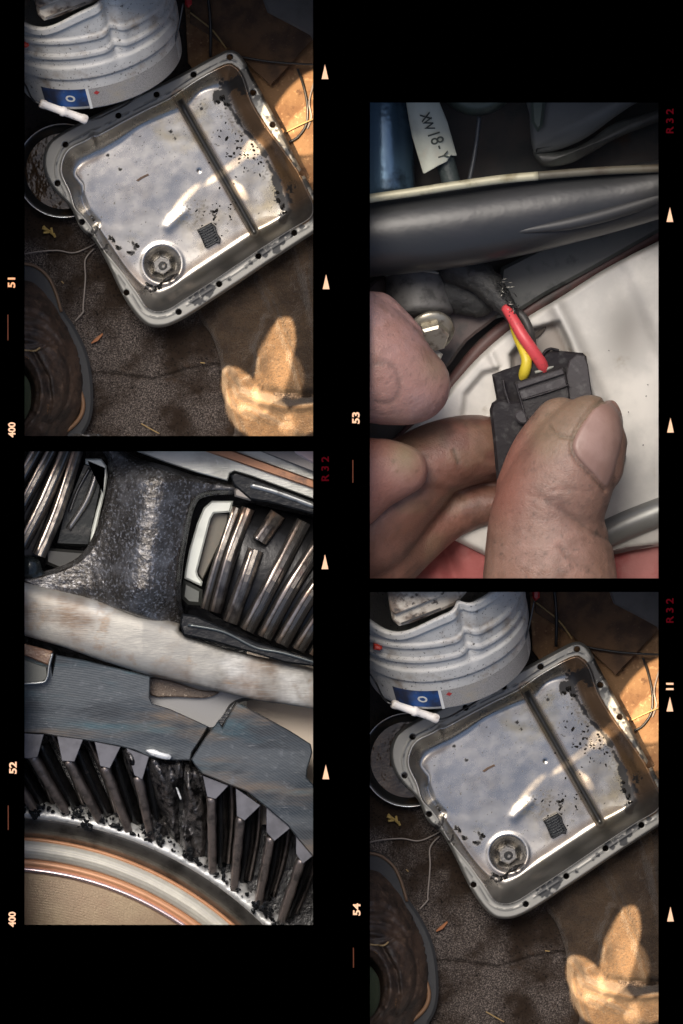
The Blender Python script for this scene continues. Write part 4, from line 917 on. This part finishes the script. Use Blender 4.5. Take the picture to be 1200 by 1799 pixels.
def wz(X, Y):
    z = -.322 + .004 * (fbm(X, Y, 130, 2, 61) - .5)
    z = z - .028 * sst(-9, 0, sd_poly(X, Y, [(806, 684), (848, 638), (884, 640), (878, 730), (806, 740)]) * -1) * 0
    rec = [(892, 622), (932, 574), (985, 560), (1004, 600), (1030, 690), (900, 700)]
    z = z - .030 * sst(0, 9, -sd_poly(X, Y, rec))
    rec2 = [(812, 690), (846, 650), (884, 640), (880, 740), (806, 740)]
    z = z - .018 * sst(0, 9, -sd_poly(X, Y, rec2))
    z = z + .024 * np.exp(-(seg_d(X, Y, [(975, 535), (998, 580), (1024, 640), (1050, 700)]) / 13) ** 2)
    z = z + .010 * np.exp(-(seg_d(X, Y, [(862, 622), (878, 655), (886, 700)]) / 6) ** 2)
    z = z + .012 * sst(-14, 14, (X - 1118) - (Y - 520) * .42)
    z = z - .03 * sst(900, 1000, Y) - .02 * sst(-8, 0, sd_poly(X, Y, WPo))
    z = z - .018 * np.exp(-(((X - 1115) / 42) ** 2 + ((Y - 585) / 55) ** 2))
    return z
relief('cover_panel', m_white, (695, 375, 1245, 1003), 4, wz, parent=wp, inside=lambda X, Y: sd_poly(X, Y, WPo), skirt=.03, attrs=dict(recess=lambda X, Y: sst(0, 8, -sd_poly(X, Y, [(892, 622), (932, 574), (975, 560), (996, 600), (1022, 690), (900, 700)])) * .8, grey_oval=lambda X, Y: np.exp(-(((X - 1110) / 40) ** 2 + ((Y - 590) / 60) ** 2)) * .7))
prism('clip_slot', crm([(928, 598), (942, 584), (960, 573), (950, 588), (932, 600)], 3, True), -.345, -.37, M('slot_dark', (.06, .045, .035), rough=.7), wp, bevel=.5)
prism('clip_slot', crm([(874, 620), (890, 612), (904, 604), (896, 618), (880, 626)], 3, True), -.325, -.37, M('slot_brown', (.10, .07, .05), rough=.7), wp, bevel=.5)
prism('dirt_chip', [(1094, 806), (1100, 800), (1098, 812), (1090, 815)], -.31, -.33, m_sl, wp, bevel=.5)
V = []; F = []; rnd = random.Random(3)
for x, y in ((1070, 616), (1135, 696), (1104, 724), (1138, 676), (1130, 782)): flake(x, y, .9, -.312, 1.6, rnd.uniform(0, 3))
o = mk('dirt_specks', V, F, m_sl, wp, smooth=False); o['kind'] = 'stuff'
# maroon-brown pipe edge along the cover
mr = tube('edge_trim', [(690, 790, -.375), (772, 700, -.375), (846, 610, -.375), (914, 556, -.375), (1010, 496, -.375), (1157, 412, -.375), (1240, 372, -.375)], 13, M('maroon_rubber', (.10, .05, .045), rough=.55, layers=[(20, (.06, .045, .04), .45, .65)]), smooth=6)
tag(mr, 'maroon-brown rubber trim running along the white cover\'s upper edge', 'trim')
# black panel between hose and cover
bp = prism('splash_guard', [(880, 470), (960, 430), (1060, 400), (1240, 320), (1240, 372), (1157, 408), (1040, 474), (955, 520), (905, 552), (870, 560)], -.35, -.40, M('guard_black', (.075, .078, .072), rough=.45, layers=[(9, (.11, .05, .025), .54, .70), (30, (.025, .028, .027), .5, .7)]), bevel=6)
tag(bp, 'dark splash guard between the thick black hose and the white cover', 'guard')
bk = prism('bracket', crm([(640, 560), (660, 490), (850, 470), (900, 520), (870, 560), (820, 600), (780, 650), (740, 640), (640, 600)], 3, True), -.35, -.40, M('bracket_brown', (.085, .06, .055), rough=.6, layers=[(20, (.04, .035, .032), .45, .65)]), bevel=5)
tag(bk, 'dull brown bracket under the hose beside the bolt', 'bracket')
# hose
m_hose = M('hose_black', (.026, .027, .028), spec=.5, rough=.36, layers=[(5, (.028, .028, .03), .4, .6)], bump=(10, .002))
hs = thing('hose', W(900, 390, -.25), 'thick glossy black hose with tarnished beige seam crossing the frame', 'hose')
tube('hose_body', [(560, 424, -.20), (650, 414, -.20), (780, 398, -.20), (900, 380, -.20), (1000, 362, -.20), (1100, 345, -.20), (1240, 312, -.20)], [76, 74, 76, 72, 66, 56, 46], m_hose, hs, n=40, smooth=6)
tube('hose_rib', [(900, 408, -.14), (1000, 392, -.145), (1100, 366, -.155), (1240, 320, -.17)], [4, 12, 13, 10], M('hose_rib', (.03, .03, .031), rough=.5), hs, n=16, smooth=6)
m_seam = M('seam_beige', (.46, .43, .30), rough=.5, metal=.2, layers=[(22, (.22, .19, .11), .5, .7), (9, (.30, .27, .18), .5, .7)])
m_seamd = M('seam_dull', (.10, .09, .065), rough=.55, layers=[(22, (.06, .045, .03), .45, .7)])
SM = [(600, 356, -.125), (660, 347, -.12), (730, 337, -.12), (800, 326, -.12), (880, 315, -.125), (945, 309, -.13)]
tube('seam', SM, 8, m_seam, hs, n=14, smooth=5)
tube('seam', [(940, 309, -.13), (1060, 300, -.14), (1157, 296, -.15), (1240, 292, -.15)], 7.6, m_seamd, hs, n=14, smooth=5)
# blue-lit tank, cable and label
m_blue = M('tank_blue_light', (.16, .28, .40), rough=.25, metal=.5, coat=.5, layers=[(8, (.02, .03, .04), .5, .65)], bump=(9, .004))  # blue light on the dark tank is put into its base colour
tk = tube('tank', [(672, 60, -.33), (672, 200, -.33), (676, 360, -.33)], 56, m_blue, n=40)
tag(tk, 'shiny blue-black tank lit at the left edge behind the label', 'tank')
ch = thing('cable', W(780, 260, -.28), 'dark ribbed cable wrapped in the pale paper label', 'cable')
tube('cable_sheath', [(738, 120, -.24), (760, 200, -.24), (776, 260, -.24), (790, 310, -.24), (800, 350, -.24)], 17, M('sheath', (.05, .065, .065), rough=.5, bump=(90, .003)), ch, n=20)
lb = thing('paper_label', W(760, 240, -.2), 'bent pale paper label with black characters round the cable', 'label')
LB = [(712, 170), (768, 170), (786, 214), (803, 274), (792, 273), (785, 284), (772, 290), (744, 306), (736, 280), (724, 240), (718, 210)]
def lbz(X, Y): u = ((X - 752) - (Y - 240) * .27); return -.205 - .000012 * u * u - .0000 * Y + .0012 * (fbm(X, Y, 22, 2, 3) - .5)
relief('label_paper', M('label_paper', (.62, .64, .54), rough=.6, layers=[(12, (.50, .52, .44), .45, .7), (9, (.55, .50, .40), .6, .7)]), (708, 168, 806, 308), 2, lbz, parent=lb, inside=lambda X, Y: sd_poly(X, Y, LB), skirt=.001)
m_ink = M('label_ink', (.05, .06, .05), rough=.7)
for s, x, y, sz in (('X', 747, 206, 26), ('W', 752, 219, 26), ('1', 761, 236, 32), ('8', 767, 247, 34), ('-', 774, 258, 30), ('Y', 778, 274, 28)):
    zz = float(lbz(np.array([[float(x)]]), np.array([[float(y)]]))[0, 0])
    text('label_character', s, x, y, zz + .002, sz, m_ink, lb, rot=math.radians(-72), sx=.8, bold=.25)
m_olive = M('olive_metal', (.10, .125, .10), rough=.45, metal=.2, layers=[(10, (.06, .07, .062), .45, .65)])
fg = ringsec('flange', (838, 132), [(10, -.30), (30, -.27), (54, -.26), (66, -.27), (72, -.31)], 85, 275, 40, m_olive)
tag(fg, 'curved olive-grey flange at the top edge above the hose', 'flange')
wr = tube('thin_wire', [(842, 205, -.3), (838, 240, -.3), (832, 280, -.3), (824, 320, -.3)], 4, M('wire_grey', (.10, .11, .12), rough=.35))
tag(wr, 'thin grey wire hanging down right of the paper label', 'wire')
hp = thing('grey_housing', W(1010, 220, -.32), 'smooth grey moulded housing at the top right', 'housing')
m_hg = M('housing_grey2', (.13, .135, .13), rough=.5, layers=[(6, (.10, .108, .10), .4, .65)])
prism('housing_body', crm([(930, 100), (930, 200), (936, 262), (950, 268), (985, 262), (1030, 242), (1080, 206), (1120, 180), (1200, 140), (1200, 100)], 4, True), -.27, -.36, m_hg, hp, bevel=8, smooth=True)
prism('housing_lip', crm([(938, 262), (946, 285), (962, 293), (1000, 288), (1040, 268), (1090, 240), (1157, 214), (1240, 180), (1240, 130), (1157, 190), (1080, 216), (1030, 250), (985, 266)], 4, True), -.285, -.36, M('housing_lip', (.075, .08, .072), rough=.4, layers=[(12, (.045, .045, .042), .45, .65)]), hp, bevel=5, smooth=True)
prism('housing_tab', [(928, 100), (950, 100), (958, 180), (953, 222), (944, 232), (934, 215)], -.255, -.30, m_olive, hp, bevel=5)
# boss and bolt
bs = thing('mounting_boss', W(730, 520, -.33), 'grey cylindrical mounting boss above the hex bolt', 'boss')
tube('boss_body', [(726, 440, -.335), (732, 500, -.325), (738, 554, -.315)], [50, 56, 60], M('boss_grey', (.13, .125, .12), rough=.55, layers=[(40, (.06, .058, .055), .45, .65)], bump=(60, .001)), bs, n=40)
tube('boss_rim', [(676, 484, -.28), (700, 478, -.268), (740, 475, -.265), (770, 480, -.275)], 2.5, M('boss_rim', (.25, .24, .20), rough=.5), bs)
m_bz = M('bolt_zinc', (.40, .37, .30), rough=.38, metal=.7, layers=[(60, (.20, .17, .13), .5, .7)], bump=(60, .001))
bl = thing('bolt', W(762, 585, -.27), 'silver hex flange bolt with pale washer left of the wires', 'bolt')
BM = Matrix.Translation(Vector(W(757, 580, -.262))) @ Matrix.Rotation(math.radians(34), 4, 'X') @ Matrix.Rotation(math.radians(8), 4, 'Y') @ Matrix.Scale(1.15, 4)
lathe('washer', [(0, .0), (.034, .0), (.037, .003), (.035, .008), (.026, .010), (0, .010)], m_bz, bl, BM, 40)
hx = []; hf = []
for k in range(6):
    a = math.radians(60 * k + 12)
    for r_, h_ in ((.026, .009), (.026, .026), (.022, .030)): hx.append(tuple(BM @ Vector((r_ * math.cos(a), r_ * math.sin(a), h_))))
for k in range(6):
    j = (k + 1) % 6
    for q in range(2): hf.append((k * 3 + q, j * 3 + q, j * 3 + q + 1, k * 3 + q + 1))
hf.append(tuple(k * 3 + 2 for k in range(6)))
mk('hex_head', hx, hf, m_bz, bl, smooth=False)
nd = prism('pale_tab', [(746, 610), (764, 612), (778, 622), (774, 632), (756, 628)], -.27, -.30, M('tab_pale', (.45, .42, .35), rough=.5), bevel=3)
tag(nd, 'small pale metal tab just below the hex bolt', 'tab')
# sleeve + wires + connector
sl = thing('cable_sleeve', W(870, 520, -.3), 'frayed black fabric sleeve ending where the wires come out', 'sleeve')
m_slv = M('sleeve_black', (.028, .028, .027), rough=.6, layers=[(120, (.09, .085, .075), .62, .74)], bump=(110, .003, 5))
blob('sleeve_body', [[(800, 466, -.29, 34), (840, 486, -.28, 30), (872, 518, -.270, 24), (896, 548, -.255, 16)], [(790, 510, -.33, 40), (840, 530, -.33, 30)]], m_slv, sl, vox=.004, smooth=2, sculpt=lambda X, Y, Z: 5 * (fbm(X, Y, 9, 3, 5) - .5))
m_fr = M('fray_glint', (.5, .48, .42), rough=.3, metal=.4)  # pale thread colour paints in the sleeve's tiny glints
m_fd = M('fray_dark', (.03, .03, .03), rough=.5)
for k in range(46):
    x, y = 876 + rnd.gauss(6, 7), 500 + rnd.uniform(-10, 56); x += (y - 500) * .42
    a = rnd.uniform(-.4, 2.4); l = rnd.uniform(4, 11)
    tube('frayed_thread', [(x, y, -.250), (x + math.cos(a) * l * .5, y + math.sin(a) * l * .5, -.236 + rnd.random() * .01), (x + math.cos(a) * l, y + math.sin(a) * l, -.246)], rnd.uniform(.5, 1.1), m_fr if k % 3 == 0 else m_fd, sl, n=4, smooth=2, cap=False)
m_rw = M('wire_red', (.62, .07, .08), rough=.4, layers=[(70, (.30, .05, .05), .56, .72), (160, (.05, .03, .03), .66, .74)], bump=(80, .0006))
m_yw = M('wire_yellow', (.68, .52, .04), rough=.4, layers=[(60, (.38, .27, .03), .55, .7), (150, (.08, .06, .03), .66, .74)], bump=(80, .0006))
m_kw = M('wire_dark', (.05, .045, .042), rough=.5)
tag(tube('red_wire', [(888, 540, -.25), (902, 562, -.235), (918, 590, -.225), (936, 616, -.225), (952, 640, -.235), (956, 650, -.245)], [9, 10, 11, 11, 11, 10], m_rw, n=18), 'thick red wire entering the black connector', 'wire')
tag(tube('yellow_wire', [(898, 560, -.258), (907, 590, -.25), (918, 614, -.235), (925, 634, -.228), (922, 652, -.232), (918, 664, -.245)], [6, 7, 8, 9.5, 10, 9], m_yw, n=18), 'yellow wire bending into the connector left of the red one', 'wire')
tag(tube('dark_wire', [(900, 545, -.27), (918, 556, -.265), (930, 580, -.262), (934, 600, -.27), (940, 630, -.28)], 8, m_kw, n=14), 'dark grey wire partly hidden behind the red wire', 'wire')
m_con = M('connector_black', (.018, .015, .016), spec=.25, rough=.45, layers=[(60, (.05, .047, .046), .5, .7)], bump=(120, .0006))
m_con2 = M('connector_dusty', (.045, .040, .042), spec=.3, rough=.5, layers=[(60, (.085, .08, .08), .5, .7)], bump=(120, .0006))
cn = thing('connector', W(930, 720, -.28), 'black plastic wiring connector gripped between thumb and fingers', 'connector')
cz = lambda x, y: -.232 - .0002 * (y - 640)
prism('connector_top', [(864, 658), (884, 650), (915, 640), (952, 626), (962, 617), (984, 616), (1024, 620), (1030, 626), (1040, 690), (1060, 800), (880, 850), (872, 700)], 0, -.33, m_con, cn, bevel=4, ztf=cz)
prism('connector_shell', [(860, 720), (864, 708), (876, 700), (900, 705), (990, 690), (1000, 860), (900, 900), (874, 860), (866, 770)], 0, -.34, m_con, cn, bevel=5, ztf=lambda x, y: -.215 - .0001 * (y - 700))
prism('side_face', [(1000, 634), (1014, 622), (1027, 625), (1033, 640), (1044, 720), (1002, 720), (994, 660)], 0, -.30, m_con2, cn, bevel=2, ztf=lambda x, y: -.222)
prism('latch_panel', [(904, 672), (990, 644), (996, 664), (1000, 690), (1002, 720), (925, 740), (914, 702)], -.214, -.24, m_con, cn, bevel=2)
prism('latch_step', [(907, 674), (988, 648), (992, 657), (910, 684)], -.207, -.22, m_con2, cn, bevel=1.5)
prism('latch_step', [(911, 688), (992, 661), (996, 678), (916, 702)], -.209, -.22, m_con2, cn, bevel=1.5)
bar('latch_rail', [(906, 672, -.205), (914, 700, -.205), (922, 728, -.205), (928, 756, -.205)], 2.4, 12, m_con2, cn)
bar('latch_rail', [(884, 668, -.218), (888, 688, -.217), (896, 712, -.216)], 2.6, 10, m_con2, cn)
prism('latch_tab', crm([(906, 724), (918, 720), (926, 732), (926, 744), (914, 744), (904, 734)], 3, True), -.200, -.22, m_con2, cn, bevel=3)
bar('latch_rail', [(918, 702, -.206), (960, 690, -.206), (1000, 676, -.206)], 1.8, 8, m_con2, cn)
tube('wire_boot', [(940, 654, -.236), (956, 650, -.234), (976, 642, -.236)], 3, M('seal_grey2', (.28, .28, .24), rough=.5), cn)
bar('connector_ridge', [(952, 628, -.226), (958, 618, -.224), (968, 613, -.224), (982, 616, -.226)], 3, 8, m_con, cn)

# ---- hands
SK = dict(rough=.42, bump=(60, .0022, 6), bump2=(300, .0009))
def skin(name, base, dark, lite):
    m = M(name, base, layers=[(9, lite, .42, .66), (12, dark, .50, .74), (30, dark, .58, .8), (110, tuple(c * .5 for c in dark), .70, .80)], attrs=[('grime_creases', (.045, .036, .028), .6, 0.), ('tan', (.24, .175, .105), .5, 0.), ('red', (.26, .10, .07), .5, 0.)], **SK)
    b = m.node_tree.nodes['Principled BSDF']; b.inputs['Subsurface Weight'].default_value = .12; b.inputs['Subsurface Radius'].default_value = (.02, .008, .005); b.inputs['Subsurface Scale'].default_value = .5
    return m
m_sk = skin('skin_thumb', (.245, .138, .098), (.14, .075, .054), (.31, .18, .135))
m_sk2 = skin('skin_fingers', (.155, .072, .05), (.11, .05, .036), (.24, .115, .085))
m_sk3 = skin('skin_near', (.34, .185, .15), (.23, .12, .09), (.38, .225, .20))
def crease(L):
    def f(X, Y, Z):
        v = np.zeros(X.shape)
        for P, w, d in L: v = v - d * np.exp(-(seg_d(X, Y, P) / w) ** 2)
        return v + 1.0 * (fbm(X, Y, 26, 3, 15) - .5)
    return f
NAILC = crm([(1073, 700), (1056, 704), (1040, 714), (1028, 730), (1016, 748), (1006, 770), (1003, 785), (1010, 804), (1022, 818), (1040, 836), (1064, 862)], 4)
TCR = [(NAILC, 3.2, 5.5), (crm([(964, 748), (976, 762), (992, 768), (1004, 768)], 4), 3, 4), (crm([(945, 1010), (985, 975), (1020, 955)], 3), 5, 0),
       (crm([(972, 862), (1004, 860), (1034, 866)], 3), 3, 1.6), (crm([(985, 895), (1020, 918), (1055, 940), (1082, 952)], 3), 7, 3.5), (crm([(985, 960), (1010, 985), (1050, 1010)], 3), 6, 3.2), (crm([(930, 870), (960, 880)], 2), 5, 1.5)]
p1 = thing('person', W(900, 950, -.3), 'person\'s grimy bare hand, large thumb and fingers gripping the connector', 'hand')
thumb_ch = [[(1036, 752, -.115, 60), (1016, 790, -.12, 80), (985, 850, -.13, 94), (960, 915, -.145, 102), (966, 1000, -.155, 119), (966, 1100, -.165, 128)],
            [(985, 748, -.15, 52), (950, 800, -.155, 56), (925, 860, -.16, 56)], [(1058, 778, -.12, 46), (1050, 820, -.125, 48)]]
th = blob('thumb', thumb_ch, m_sk, p1, vox=.004, smooth=24, sculpt=crease(TCR),
          attrs=dict(grime_creases=lambda X, Y: np.clip(.5 * np.exp(-(seg_d(X, Y, NAILC) / 2.2) ** 2) + .5 * np.exp(-(seg_d(X, Y, TCR[1][0]) / 3) ** 2) + .22 * (sst(.46, .6, fbm(X, Y, 34, 4, 3)) * (1 - sst(760, 830, Y))) + .13 * sst(.5, .62, fbm(X, Y, 14, 4, 33)) + .35 * sst(.72, .78, fbm(X, Y, 7, 3, 35)) + .3 * np.exp(-(seg_d(X, Y, TCR[4][0]) / 3.5) ** 2) + .25 * np.exp(-(seg_d(X, Y, TCR[5][0]) / 3.5) ** 2), 0, .85),  # random grime, plus darkening along the nail outline and creases
                     tan=lambda X, Y: np.clip(.5 * (1 - sst(-4, 34, sd_poly(X, Y, [(940, 760), (980, 692), (1060, 684), (1080, 700), (1040, 708), (1000, 770), (960, 790)]))), 0, 1),
                     red=lambda X, Y: .8 * (1 - sst(880, 960, X)) * (1 - sst(860, 960, Y))))
bvt = bvh_of(th)
NP = crm([(1075, 703), (1058, 707), (1043, 717), (1031, 733), (1019, 751), (1009, 771), (1006, 785), (1013, 802), (1025, 816), (1043, 834), (1064, 856), (1074, 846), (1086, 810), (1094, 770), (1094, 735), (1086, 712)], 4, True)
m_nail = M('thumbnail', (.27, .16, .125), rough=.42, layers=[(14, (.33, .205, .165), .42, .68), (30, (.26, .145, .11), .52, .78)], bump=(60, .0008))
def nz(X, Y): return drape(bvt, X, Y, .0035, -.12) - .004 * sst(-5, 0, sd_poly(X, Y, NP))
o = relief('nail', m_nail, (1000, 698, 1100, 862), 3, nz, parent=p1, inside=lambda X, Y: sd_poly(X, Y, NP), skirt=.004)
FCR = [(crm([(797, 790), (802, 802), (806, 815)], 3), 3, 3), (crm([(746, 860), (790, 862), (810, 870)], 3), 8, 3)]
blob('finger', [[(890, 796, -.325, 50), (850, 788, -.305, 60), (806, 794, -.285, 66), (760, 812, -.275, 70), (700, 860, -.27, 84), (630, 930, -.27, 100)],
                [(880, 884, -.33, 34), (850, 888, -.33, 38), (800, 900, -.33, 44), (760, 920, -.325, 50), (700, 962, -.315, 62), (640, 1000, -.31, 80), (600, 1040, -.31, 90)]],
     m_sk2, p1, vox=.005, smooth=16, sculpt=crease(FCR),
     attrs=dict(grime_creases=lambda X, Y: np.clip(.85 * np.exp(-(seg_d(X, Y, FCR[0][0]) / 3) ** 2) + .5 * np.exp(-(((X - 818) ** 2 + (Y - 745) ** 2) / 12)) + .25 * sst(.55, .7, fbm(X, Y, 30, 3, 8)), 0, 1),
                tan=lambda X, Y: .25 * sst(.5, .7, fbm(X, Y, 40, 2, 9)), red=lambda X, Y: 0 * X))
p2 = thing('person', W(690, 720, -.2), 'person\'s blurred nearer hand, big fingertip and knuckle at the left edge', 'hand')
KC = crm([(656, 640), (680, 636), (698, 655), (700, 690), (684, 708), (660, 706)], 4)
blob('fingers', [[(724, 676, -.135, 70), (700, 668, -.13, 82), (655, 642, -.13, 102), (600, 610, -.13, 112), (540, 590, -.13, 118)], [(716, 590, -.15, 30), (660, 560, -.15, 50)],
                 [(708, 826, -.165, 46), (680, 828, -.165, 58), (640, 836, -.165, 72), (600, 850, -.165, 90)]],
     m_sk3, p2, vox=.005, smooth=18, sculpt=crease([(KC, 5, 1.6), (crm([(650, 764), (700, 762), (735, 755)], 3), 6, 3)]),
     attrs=dict(grime_creases=lambda X, Y: np.clip(.35 * np.exp(-(seg_d(X, Y, KC) / 5) ** 2) + .10 * sst(.5, .62, fbm(X, Y, 14, 4, 31)) + .25 * sst(.72, .78, fbm(X, Y, 7, 3, 37)) + .18 * np.exp(-(((X - 755) / 22) ** 2 + ((Y - 712) / 14) ** 2)) + .8 * sst(.5, .8, sum(np.exp(-(((X - a) ** 2 + (Y - b) ** 2) / 14)) for a, b in ((697, 829), (694, 808), (732, 828), (690, 812)))), 0, 1),
                tan=lambda X, Y: np.clip(.9 * np.exp(-(((X - 712) / 34) ** 2 + ((Y - 800) / 44) ** 2)) + .5 * np.exp(-(((X - 765) / 26) ** 2 + ((Y - 645) / 26) ** 2)), 0, 1),
                red=lambda X, Y: .75 * sst(742, 775, Y) * (1 - np.exp(-(((X - 712) / 40) ** 2 + ((Y - 800) / 50) ** 2)))))
# cloth and bar below
m_rc = M('red_cloth', (.30, .08, .075), rough=.8, layers=[(9, (.38, .15, .14), .46, .64), (12, (.30, .06, .06), .55, .72)], bump=(30, .003), sheen=.2)
RC = crm([(640, 1022), (690, 990), (716, 966), (745, 950), (765, 930), (800, 915), (900, 900), (1060, 930), (1100, 958), (1240, 930), (1240, 1022)], 3)
def rcz(X, Y): return -.372 + .02 * (fbm(X, Y, 55, 3, 71) - .5) + .022 * np.exp(-(seg_d(X, Y, [(700, 992), (735, 968), (760, 940)]) / 10) ** 2) - .02 * np.exp(-(seg_d(X, Y, [(770, 950), (790, 985), (800, 1020)]) / 14) ** 2)
o = relief('red_cloth', m_rc, (640, 895, 1240, 1022), 4, rcz, inside=lambda X, Y: np.maximum(sd_poly(X, Y, RC + [(1240, 1030), (640, 1030)]), Y - 1021), skirt=.01)
tag(o, 'rumpled red cloth showing below both hands', 'cloth')
o = prism('cloth_highlight', crm([(684, 1020), (700, 996), (722, 972), (760, 950), (772, 956), (752, 968), (724, 986), (704, 1008), (692, 1020)], 3, True), -.330, -.36, M('cloth_highlight', (.62, .56, .56), rough=.6), bevel=4, smooth=True)  # pale strip modelled in place of a highlight on the cloth fold
tag(o, 'pale strip painted as the highlight on the red cloth at the lower left', 'highlight')
o = tube('steel_bar', [(1020, 962, -.34), (1080, 930, -.335), (1157, 900, -.33), (1240, 872, -.33)], 27, M('bar_grey', (.22, .22, .21), rough=.4, metal=.4, layers=[(10, (.30, .30, .29), .5, .68)]), n=30)
tag(o, 'smooth grey steel bar right of the thumb below the white cover', 'bar')
o = prism('brown_strap', [(1050, 940), (1100, 925), (1145, 905), (1240, 890), (1240, 935), (1150, 958), (1090, 972), (1050, 980)], -.345, -.37, M('strap_brown', (.10, .065, .062), rough=.6), bevel=6)
tag(o, 'dark maroon strap between the steel bar and the red cloth', 'strap')
for o in list(COL.objects):   # keep this diorama inside its own compartment
    if o not in C0 and o.type == 'MESH' and o.get('kind') != 'structure': clip(o, [(Vector((0, -1, 0)), .1245), (Vector((-1, 0, 0)), -.0045)])
